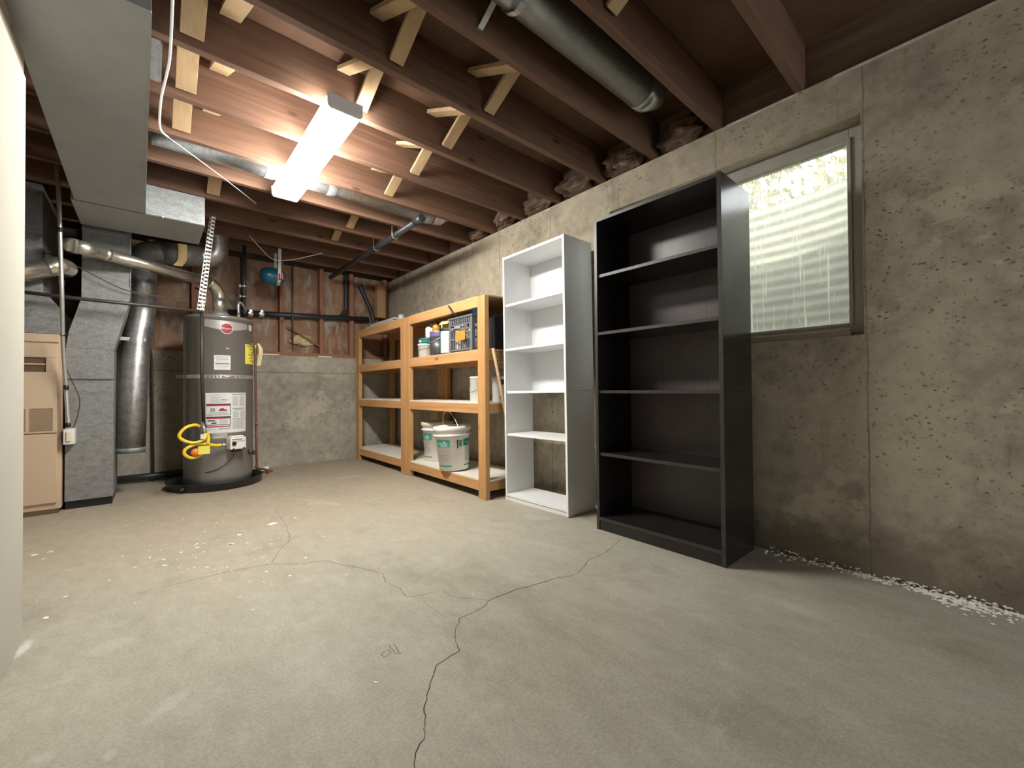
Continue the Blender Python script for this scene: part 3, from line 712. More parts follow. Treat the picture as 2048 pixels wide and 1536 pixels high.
t = thing('return_duct', 'tall dull galvanised return duct between the furnace and the round duct', 'duct', (-.33, 4.5, 0))
m = MB(); m.prism([(-.455, .06), (-.207, .06), (-.207, 1.14), (-.452, 1.14), (-.453, .93)], 'y', 4.26, 4.72); m.prism([(-.4515, 1.1405), (-.207, 1.1405), (-.140, 1.42), (-.118, 1.55), (-.118, 2.19), (-.374, 2.19), (-.378, 1.50), (-.440, 1.25)], 'y', 4.26, 4.50); m.build('duct_body', 'galvd', t, .002)
m = MB(); m.box(-.456, 4.252, .917, -.207, 4.26, .922); m.build('seam', 'rod', t)
m = MB(); m.box(-.376, 4.252, 1.985, -.117, 4.26, 2.01); m.box(-.122, 4.252, 1.62, -.115, 4.26, 2.0); m.build('flange', 'galvp', t)
m = MB(); m.box(-.455, 4.29, 0, -.215, 4.70, .06); m.build('base', 'black', t)

t = thing('combustion_air_duct', 'tall round galvanised duct hanging bent beside the water heater', 'duct', (-.06, 4.6, .33))
m = MB(); m.tube([(-.118, 4.5, .37), (-.108, 4.53, .8), (-.085, 4.58, 1.26), (-.06, 4.62, 1.44), (-.055, 4.62, 1.62)], [.087, .088, .09, .091, .09], 26); m.build('lower_pipe', 'galvp', t)
m = MB(); m.tube([(-.1185, 4.5, .345), (-.1183, 4.5, .385)], .0885, 26); m.build('end_collar', 'galv', t)
m = MB(); m.tube([(-.055, 4.62, 1.60), (-.053, 4.62, 1.84)], .093, 26); m.build('upper_pipe', 'galvp', t)
m = MB(); m.tube(smooth_path([(-.053, 4.62, 1.82), (-.045, 4.62, 1.93), (-.01, 4.63, 1.99), (.06, 4.64, 2.01)], 5), .096, 26); m.build('elbow', 'galvd', t)
m = MB(); m.tube([(.05, 4.64, 2.01), (.33, 4.68, 2.045)], .092, 26); m.build('cross_pipe', 'galvd', t)
m = MB(); m.tube(smooth_path([(.32, 4.68, 2.043), (.41, 4.70, 2.06), (.455, 4.70, 2.12), (.46, 4.70, 2.22), (.46, 4.70, 2.46)], 5), .093, 26); m.build('riser', 'galvp', t)
m = MB(); m.box(-.20, 4.30, 1.235, -.03, 4.306, 1.262); m.xf(Matrix.Translation((0, .2, 0))); m.build('wall_strap', 'steel', t)
m = MB()
pp = smooth_path([(.20, 4.50, 2.08), (.205, 4.535, 2.02), (.20, 4.55, 1.95), (.17, 4.55, 1.90)], 4); vs = []
for q in pp: vs += [(q.x-.03, q.y, q.z), (q.x+.03, q.y, q.z)]
m.add(vs, [(2*i, 2*i+1, 2*i+3, 2*i+2) for i in range(len(pp)-1)]); m.build('support_strap', 'card', t)

t = thing('furnace_flue', 'shiny flue elbow coming from the furnace at left', 'pipe', (-.55, 4.1, 1.6))
m = MB(); m.tube([(-.95, 3.98, 1.44), (-.51, 4.095, 1.657)], .060, 20); m.build('pipe', 'flue', t)
m = MB(); m.tube(smooth_path([(-.52, 4.092, 1.652), (-.475, 4.105, 1.675), (-.452, 4.16, 1.682), (-.450, 4.20, 1.682)], 5), .062, 20); m.build('elbow', 'flue', t)

t = thing('conduit', 'grey electrical conduit down the furnace side to the switch', 'conduit', (-.45, 4.16, .52))
m = MB(); m.tube(smooth_path([P(114, 330, 'y', 3.90), P(118, 400, 'y', 3.90), P(121, 500, 'y', 3.90), P(124, 600, 'y', 3.92), P(126, 690, 'y', 4.06), P(131, 760, 'y', 4.15), P(134, 810, 'y', 4.16), (-.425, 4.16, .59)], 5), .011, 10); m.build('pipe', 'steel', t)
for px_, py_, Y_ in ((119.5, 460, 3.90), (123.5, 565, 3.915), (126.3, 668, 4.03), (132, 775, 4.153), (136, 850, 4.16)):
    q = P(px_, py_, 'y', Y_); m = MB(); m.tube([q-Vector((0, 0, .014)), q+Vector((0, 0, .014))], .0145, 10); m.build('coupling', 'black', t)
m = MB(); m.tube(smooth_path([(-.44, 4.15, 1.0), (-.41, 4.16, .9), (-.375, 4.17, .78), (-.385, 4.17, .66), (-.405, 4.17, .58)], 5), .003, 6); m.build('loose_wire', 'wired', t)
t2 = thing('light_switch', 'cream rocker switch in a grey box on the furnace side', 'switch', (-.425, 4.17, .47))
m = MB(); m.box(-.452, 4.16, .468, -.398, 4.252, .575); m.build('switch_box', 'whitep', t2, .003)
m = MB(); m.prism([(-.437, .49), (-.413, .49), (-.413, .555), (-.437, .555)], 'y', 4.15, 4.16); m.build('rocker', 'cream', t2, .003)

m = MB(); m.tube([tuple(P(20, 581, 'y', 4.12)), tuple(P(165, 598, 'y', 4.12)), tuple(P(398, 622, 'y', 4.12))], .0125, 10); m.tube([tuple(P(398, 622, 'y', 4.12)), (.303, 4.19, 1.47)], .0135, 8)
one(m, 'gas_pipe', 'ironpipe', 'thin dark gas pipe crossing level in front of the ducts', 'pipe')
m = MB(); m.tube(smooth_path([P(86, 505, 'y', 4.15), P(118, 515, 'y', 4.13), P(165, 538, 'y', 4.20), P(260, 583, 'y', 4.22), P(365, 597, 'y', 4.30)], 5), .0035, 6)
one(m, 'thin_cable', 'wired', 'thin drooping dark cable across the galvanised ducts', 'cable')

# perforated hanger straps
t = thing('hanger_strap', 'white perforated metal strap hanging from joist to gas pipe', 'strap', (.37, 4.14, 1.47))
def perf(p0, p1, w_, n):
    m = MB(); p0, p1 = Vector(p0), Vector(p1); d = (p1-p0)/n; a = Vector((1, 0, 0))
    for sx in (-1, 1): m.beam(p0+a*sx*w_*.46, p1+a*sx*w_*.46, w_*.07, .0012, (1, 0, 0))
    for i in range(n): m.beam(p0+d*(i+.2), p0+d*(i+.70), w_*.86, .0015, (1, 0, 0))
    return m
perf((.383, 4.13, 2.25), (.306, 4.105, 1.462), .027, 26).build('strap_front', 'whitep', t)
perf((.372, 4.16, 2.25), (.286, 4.135, 1.462), .024, 24).build('strap_back', 'steel', t)

# ------------------------------------------------------------------ water heater
HC = Vector((.462, 4.53)); HR = .255; HZ = 1.475
t = thing('water_heater', 'dark grey gas water heater standing in a black pan', 'water heater', (HC.x, HC.y, .012))
m = MB(); m.lathe([(HR-.02, .022), (HR, .03), (HR, .10), (HR, 1.445), (HR+.004, 1.446), (HR+.004, HZ-.012), (HR-.006, HZ), (.0, HZ+.003)], (HC.x, HC.y, 0), 64); m.build('tank_body', 'heater', t)
TH = math.atan2(-HC.x, -HC.y)      # direction from the tank towards the camera
def cyl(s_, z, e=.0012):
    """label coordinate: s along the surface to the right as seen from the camera"""
    a = s_/HR
    d = Vector((math.sin(TH-a), math.cos(TH-a)))
    q = HC+d*(HR+e); return (q.x, q.y, z)
def patch(m, s0, z0, s1, z1, mi, e):
    n = max(2, int(abs(s1-s0)/.02)+1)
    vs = []
    for i in range(n+1):
        s_ = s0+(s1-s0)*i/n; vs += [cyl(s_, z0, e), cyl(s_, z1, e)]
    m.add(vs, [(2*i, 2*i+2, 2*i+3, 2*i+1) for i in range(n)], mi)
def pxs(px, py):
    """surface coordinate of a photo pixel on the tank"""
    d = FW + RT*((px-1024)/F) + UP*((768-py)/F); dx, dy = d.x, d.y
    a = dx*dx+dy*dy; b = -2*(dx*HC.x+dy*HC.y); c = HC.x**2+HC.y**2-HR*HR; disc = max(0, b*b-4*a*c)
    k = (-b-math.sqrt(disc))/(2*a); q = EYE+d*k
    ang = math.atan2(q.x-HC.x, q.y-HC.y); s_ = (TH-ang); s_ = (s_+PI) % (2*PI)-PI
    return s_*HR, q.z
# silver band with a curved lower edge, logo disc
m = MB(); sa, _ = pxs(409, 650); sb, _ = pxs(494, 650); vs = []; n = 16
for i in range(n+1):
    u = i/n; s_ = sa+(sb-sa)*u; vs += [cyl(s_, 1.372-.028*math.sin(PI*min(1, u*1.05)), .001), cyl(s_, 1.430-.012*u, .001)]
m.add(vs, [(2*i, 2*i+2, 2*i+3, 2*i+1) for i in range(n)]); m.build('trim_band', 'silver', t)
lc, lz = pxs(453.5, 657); m = MB()
def disc(m, r, mi, e):
    m.add([cyl(lc, lz, e)]+[cyl(lc+r*math.cos(2*PI*k/28), lz+r*math.sin(2*PI*k/28), e) for k in range(28)], [(0, k+1, (k+1) % 28+1) for k in range(28)], mi)
disc(m, .047, 0, .002); disc(m, .042, 1, .003)
vs, fs = text_mb('Rheem', .030); m.add([cyl(lc+v.x, lz+v.y, .0042) for v in vs], fs, 0)
m.build('logo_badge', ['label', 'red'], t)
# white notice
def label(x0p, y0p, x1p, y1p):
    a, z1 = pxs(x0p, y0p); b, z0 = pxs(x1p, y1p); return a, z0, b, z1
m = MB(); a, z0, b, z1 = label(428, 710, 461, 740); patch(m, a, z0, b, z1, 0, .0012)
for k, (wd, mi, hh) in enumerate([(.8, 1, .005), (.85, 1, .005), (.75, 1, .005), (.8, 3, .003), (.7, 3, .003), (.9, 2, .006), (.75, 3, .003), (.8, 3, .003), (.6, 3, .003)]):
    zz = z1-(z1-z0)*(.10+.095*k); c = (a+b)/2; patch(m, c-(b-a)*wd/2*.95, zz-hh/2, c+(b-a)*wd/2*.95, zz+hh/2, 1 if mi == 3 else mi, .002)
m.build('notice_label', ['label', 'print', 'printd'], t)
# large instruction label
m = MB(); a, z0, b, z1 = label(411, 786, 491, 862); W_ = b-a; H_ = z1-z0; patch(m, a, z0, b, z1, 0, .0012)
def R(u0, v0, u1, v1, mi, e=.002): patch(m, a+W_*u0, z1-H_*v1, a+W_*u1, z1-H_*v0, mi, e)
rl = random.Random(2)
for k in range(7): R(.05+.1*rl.random(), .04+.03*k, .3+.2*rl.random(), .05+.03*k, 1)
R(.36, .17, .5, .185, 2); R(.2, .225, .46, .24, 1)
R(.02, .27, .57, .55, 2); R(.025, .285, .555, .54, 0, .0028); R(.025, .285, .555, .325, 3, .0034)
R(.30, .41, .48, .45, 3, .0034); R(.33, .385, .42, .41, 3, .0034); R(.12, .385, .21, .455, 2, .0034); R(.14, .40, .19, .44, 0, .004)
for k in range(3): R(.08, .475+.02*k, .5, .483+.02*k, 1, .0034)
R(.02, .585, .57, .80, 2); R(.025, .60, .555, .785, 0, .0028); R(.025, .60, .555, .64, 3, .0034)
R(.05, .67, .22, .70, 2, .0034); R(.14, .73, .25, .76, 2, .0034)
for k in range(6): R(.32, .66+.02*k, .5, .667+.02*k, 1, .0034)
R(.02, .825, .57, .85, 3); R(.05, .90, .25, .91, 1); R(.3, .88, .55, .91, 1)
R(.60, .03, .96, .045, 2)
for k in range(13): R(.61, .085+.02*k, .755, .094+.02*k, 1); R(.80, .085+.02*k, .95, .094+.02*k, 1)
R(.60, .395, .97, .405, 2); R(.66, .43, .9, .44, 2)
for k in range(8): R(.63, .47+.02*k, .77, .479+.02*k, 1); R(.82, .47+.02*k, .95, .479+.02*k, 1)
R(.6, .65, .97, .658, 2)
for k in range(12): R(.62, .68+.02*k, .9+.05*rl.random(), .689+.02*k, 1)
m.build('instruction_label', ['label', 'print', 'printd', 'red'], t)
m = MB(); a, z0, b, z1 = label(424, 866, 455, 876); patch(m, a, z0, b, z1, 0, .0012); patch(m, a+.01, z0+.01, b-.03, z0+.016, 1, .002); patch(m, a+.02, z0+.022, b-.02, z0+.028, 2, .002); m.build('rating_label', ['silver', 'label', 'print'], t)
m = MB(); a, z0, b, z1 = label(490, 688, 507, 730); patch(m, a, z0, b, z1, 0, .0012)
for k, (mi, q0, q1) in enumerate([(1, .1, .9), (1, .3, .7), (1, .5, .85), (1, .2, .9), (1, .3, .6), (1, .4, .9)]):
    zz = z1-(z1-z0)*(.07+.15*k); patch(m, a+(b-a)*q0, zz-.0025, a+(b-a)*q1, zz+.0025, 1, .002)
m.build('energy_label', ['ytag', 'printd'], t)
m = MB(); a, z0, b, z1 = label(497, 650, 503, 663); patch(m, a, z0, b, z1, 0, .0012); patch(m, a+.008, z0+.01, a+.012, z1-.01, 1, .002); m.build('small_label', ['label', 'print'], t)
m = MB(); a, zz = pxs(455, 697); patch(m, a-.012, zz-.005, a+.012, zz+.005, 0, .0015); m.build('paint_scratch', 'chrome', t)
# seismic strap around the tank
m = MB(); n = 64; vs = []
for i in range(n+1):
    q = 2*PI*i/n; vs += [(HC.x+(HR+.003)*math.cos(q), HC.y+(HR+.003)*math.sin(q), .935), (HC.x+(HR+.003)*math.cos(q), HC.y+(HR+.003)*math.sin(q), .966)]
m.add(vs, [(2*i, 2*i+2, 2*i+3, 2*i+1) for i in range(n)])
for k in range(12):
    s_ = -.08+k*.026; patch(m, s_, .942, s_+.006, .959, 1, .0045)
m.tube([cyl(.02, .948, .012), cyl(.10, .950, .012)], .006, 8)
m.beam((HC.x-HR*.93, HC.y-.09, .95), (.165, 4.60, .955), .03, .003, (0, 0, 1))
m.build('seismic_strap', ['steel', 'black'], t)
# draught hood, gas valve, burner cover, drain cock
m = MB(); m.lathe([(.085, HZ+.018), (.088, HZ+.022), (.060, HZ+.055), (.052, HZ+.062)], (HC.x, HC.y-.02, 0), 28)
for k in range(4): m.box(HC.x+.07*math.cos(k*PI/2+.6)-.006, HC.y-.02+.07*math.sin(k*PI/2+.6)-.002, HZ, HC.x+.07*math.cos(k*PI/2+.6)+.006, HC.y-.02+.07*math.sin(k*PI/2+.6)+.002, HZ+.024)
m.build('draft_hood', 'galvd', t)
va, vz = pxs(467, 884); c = Vector(cyl(va, vz, .0)); dn = Vector((c.x-HC.x, c.y-HC.y, 0)).normalized(); rt = Vector((-dn.y, dn.x, 0))
VM = Matrix(((rt.x, dn.x, 0, c.x), (rt.y, dn.y, 0, c.y), (rt.z, dn.z, 1, c.z), (0, 0, 0, 1)))
def vbox(m, x0_, y0_, z0_, x1_, y1_, z1_, mi=0):
    st = len(m.v); m.box(x0_, y0_, z0_, x1_, y1_, z1_, mi); m.xf(VM, st)
sg = 1 if (RT.dot(rt) > 0) else -1
m = MB(); vbox(m, -.062, .004, -.055, .062, .085, .045); vbox(m, -.05, .01, .045, .05, .075, .058); va_ = m.build('gas_valve', 'whitep', t, .012)
m = MB(); st = len(m.v); m.lathe([(.016, 0), (.016, .012), (.012, .014)], (-.035*sg, .084, -.004), 16, 0, 'y'); m.xf(VM, st); vbox(m, -.03, .02, -.078, .03, .06, -.055); vbox(m, -.045, .083, -.056, -.032, .087, -.044); vbox(m, .035, .083, -.056, .05, .087, -.044)
m.build('valve_knob', 'black', va_)
m = MB(); vbox(m, -.052, .0862, .012, .052, .0872, .016); vbox(m, -.052, .0862, .026, .03, .0872, .032, 1); m.build('valve_print', ['print', 'red'], va_)
dc, dz = pxs(498, 903); c = Vector(cyl(dc, dz, 0)); dn2 = Vector((c.x-HC.x, c.y-HC.y, 0)).normalized()
m = MB(); m.tube([c, c+dn2*.03], .022, 14); m.tube([c+dn2*.03, c+dn2*.055], [.015, .013], 12); m.tube([c+dn2*.04+Vector((0, 0, .012)), c+dn2*.045+Vector((0, 0, -.03))], .009, 8); m.build('drain_cock', 'rod', t)
m = MB(); c2 = Vector(cyl(pxs(456, 905)[0], .30, 0)); m.tube(smooth_path([Vector(cyl(va, vz-.075, .03)), Vector(cyl(va-.03, .24, .02)), Vector(cyl(va-.12, .17, .008)), Vector(cyl(va-.2, .15, .003))], 5), .003, 6); m.build('burner_tube', 'rod', t)
# relief valve with tag
a, zz = pxs(503, 690); c = Vector(cyl(a, 1.258, 0)); dn3 = Vector((c.x-HC.x, c.y-HC.y, 0)).normalized()
rvx = Vector((.735, 4.50, 1.258))
m = MB(); m.tube([c-dn3*.01, c.lerp(rvx, .5), rvx], .010, 10); m.tube([rvx+Vector((0, 0, .014)), rvx+Vector((0, 0, -.05))], .014, 12); m.tube([rvx, rvx+Vector((.03, -.01, .004))], .007, 8); rv = m.build('relief_valve', 'brass', t)
m = MB(); q = P(512, 680, 'y', 4.44); pp = [Vector((.752, 4.47, 1.27)), Vector((.772, 4.455, 1.21)), Vector((.765, 4.45, 1.13)), Vector((.752, 4.445, 1.06))]; pp = smooth_path(pp, 4); vs = []
for i, q in enumerate(pp): wv = .007+.009*min(1, i/4); vs += [q+Vector((-wv, 0, 0)), q+Vector((wv, -.004, 0))]
m.add(vs, [(2*i, 2*i+1, 2*i+3, 2*i+2) for i in range(len(pp)-1)]); m.build('warning_tag', 'ytag2', rv)

m = MB(); m.tube(smooth_path([(.735, 4.50, 1.212), (.736, 4.50, 1.0), (.742, 4.50, .5), (.748, 4.50, .13), (.760, 4.51, .10), (.81, 4.53, .088), (.84, 4.545, .06), (.842, 4.55, .03)], 6), .0095, 10)
for z_ in (.52, .12): m.tube([(.742, 4.50, z_-.012), (.742, 4.50, z_+.012)], .0125, 10)
one(m, 'discharge_pipe', 'copper', 'brown copper pipe down the right side of the water heater', 'pipe')
t = thing('floor_pipe_stub', 'white pipe stub on a brown block beside the black pan', 'pipe stub', (.90, 4.84, 0))
m = MB(); m.box(.86, 4.80, 0, .94, 4.88, .022); m.build('wood_base', 'brown', t, .002)
m = MB(); m.tube([(.845, 4.80, .043), (.91, 4.84, .043)], .020, 12); m.build('fitting', 'whitep', t)

t = thing('drain_pan', 'round black plastic drain pan under the water heater', 'drain pan', (.445, 4.55, 0))
m = MB(); m.lathe([(.335, 0), (.345, .004), (.352, .058), (.358, .064), (.352, .068), (.344, .062), (.334, .012), (.0, .010)], (.445, 4.55, 0), 64); m.build('pan_body', 'pan', t)
m = MB(); m.tube([(.20, 4.29, .035), (.186, 4.27, .035)], .012, 10); m.build('outlet_plug', 'rod', t)

t = thing('vent_pipe', 'shiny metal vent pipe sloping from water heater up to the left', 'pipe', (0, 4.3, 1.55))
e0 = Vector((.458, 4.505, 1.535))
m = MB(); m.tube([e0, (.458, 4.505, 1.66)], .048, 20); m.build('riser', 'foil', t)
m = MB(); m.tube(smooth_path([(.458, 4.505, 1.65), (.452, 4.50, 1.70), (.42, 4.48, 1.748), (.375, 4.45, 1.775)], 5), .050, 20); m.build('elbow', 'flue', t)
vr, vl = Vector((.385, 4.455, 1.772)), P(148, 491, 'y', 4.0)
m = MB(); m.tube([vr, vl], .044, 20); m.build('sloping_pipe', 'flue', t)
dv = (vl-vr).normalized(); m = MB(); m.tube([vl-dv*.10, vl], .0465, 20); m.tube([vl-dv*.19, vl-dv*.155], .0455, 20); m.build('tape_joint', 'foil', t)
m = MB(); m.tube([vl, vl+dv*.02+Vector((0, .02, .003)), vl+dv*.022+Vector((0, .12, .008))], .046, 20); m.build('far_elbow', 'flue', t)

for i, (xx, pts) in enumerate([(0, [(.335, 4.47, HZ), (.335, 4.47, 1.53), (.338, 4.48, 1.62), (.325, 4.52, 1.70), (.30, 4.62, 1.74)]), (1, [(.60, 4.47, HZ), (.60, 4.47, 1.53), (.598, 4.47, 1.60), (.615, 4.49, 1.635), (.65, 4.54, 1.61), (.675, 4.62, 1.585), (.68, 4.72, 1.58)])]):
    t = thing('water_hose', ['braided water hose on the left of the water heater top', 'braided water hose arching at the right of heater top'][i], 'hose', pts[0], 'hoses on the water heater')
    m = MB(); m.tube(smooth_path(pts[1:], 6), .010, 10); m.build('hose', 'steel', t)
    m = MB(); m.tube([pts[0], pts[1]], .014, 10); m.build('nut', 'brass', t)
t = thing('water_supply_pipe', 'dark upright water pipe with valves right behind the heater', 'pipe', (.68, 4.75, 1.5))
m = MB(); m.tube([(.68, 4.75, 1.50), (.685, 4.75, 2.24)], .018, 12); m.build('pipe', 'abs', t)
for z_ in (1.74, 1.84):
    m = MB(); m.tube([(.64, 4.74, z_), (.70, 4.72, z_)], .010, 10); m.tube([(.645, 4.73, z_-.02), (.645, 4.73, z_+.02)], .008, 8); m.build('valve', 'chrome', t)

m = MB(); m.tube([(.310, 4.19, 1.475), (.312, 4.20, 1.0), (.328, 4.215, .535)], .0125, 12); m.tube([(.327, 4.214, .56), (.328, 4.215, .53)], .018, 10)
one(m, 'gas_drop_pipe', 'ironpipe', 'dark gas pipe dropping straight down the front of the heater', 'pipe')
t = thing('gas_connector', 'yellow coated flexible gas line looping to the heater valve', 'gas hose', (.3, 4.16, .3))
vp = VM @ Vector((-.062*sg, .045, -.01))
g = lambda x, y, Y: P(x, y, 'y', Y)
path = [g(398, 853, 4.20), g(390, 850, 4.17), g(372, 855, 4.13), g(360, 867, 4.12), g(360, 876, 4.12), g(375, 884, 4.12), g(393, 885, 4.12), g(408, 878, 4.13), g(411, 867, 4.15)]
m = MB(); m.tube(smooth_path(path, 6), .0125, 12)
path = [g(414, 866, 4.16), g(417, 876, 4.16), g(415, 889, 4.15)]; m.tube(smooth_path(path, 5), .0125, 12)
path = [vp+rt*(-.05*sg), g(430, 891, 4.19), g(405, 888, 4.15), g(385, 891, 4.13), g(370, 900, 4.12), g(370, 910, 4.12), g(383, 916, 4.13), g(398, 912, 4.15), g(404, 906, 4.16)]; m.tube(smooth_path(path, 6), .0125, 12)
m.build('hose', 'yellow', t)
for a_, b_, r_ in ((vp+rt*(-.055*sg), vp, .013), (g(404, 845, 4.20), g(411, 866, 4.16), .013)):
    m = MB(); m.tube([a_, b_], r_, 10); m.build('connector_nut', 'chrome', t)
m = MB(); a_, b_ = g(396, 893, 4.115), g(420, 907, 4.115); m.box(a_.x, 4.112, b_.z, b_.x, 4.116, a_.z); m.build('paper_tag', 'ytag', t)
m = MB(); a_ = g(392, 905, 4.118); m.lathe([(.0, 0), (.032, .001), (.032, .004), (0, .005)], (a_.x, 4.117, a_.z), 20, 0, 'y'); m.build('round_tag', 'orange', t)
m = MB(); a_, b_ = g(401, 869, 4.1), g(409, 878, 4.1); m.box(a_.x, 4.105, b_.z, b_.x, 4.108, a_.z); m.build('white_tag', 'label', t)

m = MB(); m.tube([(.02, 5.08, .0), (.01, 5.08, 1.0), (0, 5.09, 1.21)], .009, 8); one(m, 'upright_rod', 'rod', 'thin dark upright rod on back wall left of the heater', 'rod')
m = MB(); m.tube([(-.35, 5.095, .05), (.30, 5.095, .05)], .03, 12); one(m, 'floor_pipe', 'abs', 'dark pipe lying along the foot of the back wall', 'pipe')

# expansion tank
t = thing('expansion_tank', 'blue expansion tank hung under the joists at the back', 'tank', (.93, 4.75, 1.9))
c = P(545, 553, 'y', 4.75)
m = MB(); m.lathe([(0, -.115), (.035, -.112), (.065, -.095), (.082, -.06), (.085, -.03), (.085, .03), (.082, .06), (.065, .095), (.035, .112), (0, .115)], c, 32, 0, 'x'); m.build('tank_body', 'tank', t)
m = MB(); q = P(560, 493, 'y', 4.655); vs = []
pp = [(q.x, 4.66, 2.25), (c.x+.045, 4.66, c.z+.03)]+[(c.x+.045, c.y-math.cos(a)*.089, c.z-math.sin(a)*.089) for a in [k*PI/8 for k in range(9)]]+[(c.x+.045, c.y+.09, 2.25)]
for p_ in pp: vs += [(p_[0]-.014, p_[1], p_[2]), (p_[0]+.014, p_[1], p_[2])]
m.add(vs, [(2*i, 2*i+1, 2*i+3, 2*i+2) for i in range(len(pp)-1)]); m.build('support_strap', 'steel', t)
m = MB(); n = 6; vs = []
for i in range(n+1):
    a = -.5+1.0*i/n; vs += [(c.x+.035, c.y-math.cos(a)*.0915, c.z+math.sin(a)*.0915), (c.x+.085, c.y-math.cos(a)*.0915, c.z+math.sin(a)*.0915)]
m.add(vs, [(2*i, 2*i+1, 2*i+3, 2*i+2) for i in range(n)], 0); m.box(c.x+.05, c.y-.094, c.z-.03, c.x+.056, c.y-.092, c.z+.03, 1); m.box(c.x+.066, c.y-.094, c.z-.03, c.x+.070, c.y-.092, c.z+.03, 1); m.build('warning_sticker', ['red', 'label'], t)

# cables overhead
pts = [P(346, -60, 'z', 2.236), P(345, 0, 'z', 2.236), P(340, 110, 'z', 2.236), P(333, 150, 'z', 2.236), P(322, 200, 'z', 2.236), P(320, 255, 'z', 2.236), P(336, 274, 'z', 2.236)]
m = MB(); m.tube(smooth_path(pts, 5), .005, 8); one(m, 'electric_cable', 'wire', 'white cable stapled under the joists beside the grey trunk duct', 'cable')
m = MB(); m.tube(smooth_path([P(336, 274, 'z', 2.236), P(455, 362, 'z', 2.232), P(512, 407, 'z', 2.236)], 4), .0028, 6); one(m, 'string', 'wire', 'thin taut string under the joists between duct and lamp', 'string')
m = MB(); m.tube(smooth_path([P(498, 470, 'y', 4.5), P(520, 495, 'y', 4.55), P(545, 518, 'y', 4.58), P(580, 520, 'y', 4.58), P(620, 512, 'y', 4.58), P(645, 506, 'z', 2.24)], 5), .004, 6); one(m, 'drooping_cable', 'wire', 'thin drooping cable above the blue tank', 'cable')

# ------------------------------------------------------------------ wooden shelving
def shelving(y0, y1, label, cz):
    """a post pair at each end, four levels"""
    t = thing('wooden_shelf_unit', label, 'shelf unit', (2.08, (y0+y1)/2, 0), 'home-made pine shelf units')
    xf, xb, th = 1.872, 2.335, .04; pw = .092
    for ya, yb in ((y0, y0+pw), (y1-pw, y1)):
        m = MB(); m.box(xf, ya, 0, xf+th, yb, 1.53); m.build('front_post', 'pinez', t, .003)
        m = MB(); m.box(xb-th, ya, 0, xb, yb, 1.53); m.build('back_post', 'pinez', t, .003)
    for i, z in enumerate((.135, .715, 1.118, 1.525)):
        m = MB(); m.box(xf+.002, y0+pw, z-.075, xf+th, y1-pw, z); m.build('front_rail', 'piney', t, .003)
        m = MB(); m.box(xb-th, y0+pw, z-.075, xb-.002, y1-pw, z); m.build('back_rail', 'piney', t, .003)
        if i < 3:
            for ya in (y0+.012, y1-.05):
                m = MB(); m.box(xf+th+.001, ya, z-.075, xb-th-.001, ya+.038, z-.002); m.build('side_rail', 'pinex', t, .003)
        m = MB(); m.box(xf+th+.001, y0+.001, z-.001, xb-th-.001, y1-.001, z+.010); m.box(xf+.004, y0+pw+.001, z+.0004, xf+th+.001, y1-pw-.001, z+.010); m.box(xb-th-.001, y0+pw+.001, z+.0004, xb-.004, y1-pw-.001, z+.010)
        m.build('shelf_board', 'board' if i < 2 else 'plyshelf', t)
    return t
shelving(2.465, 3.752, 'pine shelf unit with pails and crate, beside the white bookcase', 0)
shelving(3.758, 5.035, 'mostly empty pine shelf unit in the corner of the room', 0)

def pail(c, label, tilt, r0, r1, h, rot, lidc, hup):
    t = thing('pail', label, 'pail', c, 'white pails with green labels')
    X, Y, Z = c
    m = MB(); m.lathe([(r0-.006, 0), (r0, .006), (r1-.004, h*.80), (r1+.012, h*.81), (r1+.012, h*.835), (r1-.002, h*.84), (r1, h*.90), (r1+.009, h*.905), (r1+.009, h*.925), (r1, h*.93), (r1+.002, h)], c, 48); m.build('bucket', 'whitep', t)
    m = MB(); m.lathe([(r1+.004, h-.03), (r1+.013, h-.026), (r1+.014, h+.004), (r1+.006, h+.010), (r1-.012, h+.006), (r1-.018, h-.004), (0, h-.004)], c, 48); m.build('lid', lidc, t)
    def lab(m, a0, a1, z0, z1, mi, e=.0015):
        n = max(2, int(abs(a1-a0)/.1)); vs = []
        for i in range(n+1):
            a = rot+a0+(a1-a0)*i/n
            for z in (z0, z1):
                rr = r0+(r1-.004-r0)*z/(h*.8)+e; vs.append((X+rr*math.sin(a), Y-rr*math.cos(a), Z+z))
        m.add(vs, [(2*i, 2*i+2, 2*i+3, 2*i+1) for i in range(n)], mi)
    m = MB()
    for sh in (0, 1.75):
        lab(m, sh-.62, sh+.30, h*.56, h*.72, 0, .0018); lab(m, sh-.62, sh+.30, h*.10, h*.125, 0, .0018)
        for k in range(3): lab(m, sh-.5+.1*k, sh+.15, h*(.645-.03*k), h*(.657-.03*k), 2, .0028)
        for k in range(8): lab(m, sh-.5, sh+.22-.06*(k % 3), h*(.50-.04*k), h*(.512-.04*k), 1, .0018)
        lab(m, sh-.08, sh+.0, h*.67, h*.70, 2, .0028)
    lab(m, .72, .80, h*.52, h*.72, 3, .0018); lab(m, .86, 1.04, h*.56, h*.70, 0, .0018)
    m.build('printed_label', ['teal', 'print', 'label', 'printd'], t)
    m = MB()
    axa = rot+.9; d = Vector((math.sin(axa), -math.cos(axa), 0)); u = Vector((.05, .42, .9)).normalized() if hup else (d.cross(Vector((0, 0, 1)))*-.92+Vector((0, 0, -.25))).normalized()
    cc = Vector((X, Y, Z+h*.86)); q = [cc+d*((r1+.014)*math.cos(a))+u*((r1+(.055 if hup else .01))*math.sin(a)) for a in [k*PI/24 for k in range(25)]]
    m.tube(q, .0032, 6); hd = m.build('handle', 'whitep', t)
    m = MB(); m.tube(q[11:14], .008, 10); m.build('grip', 'whitep', hd)
    t.rotation_euler = tilt
    return t
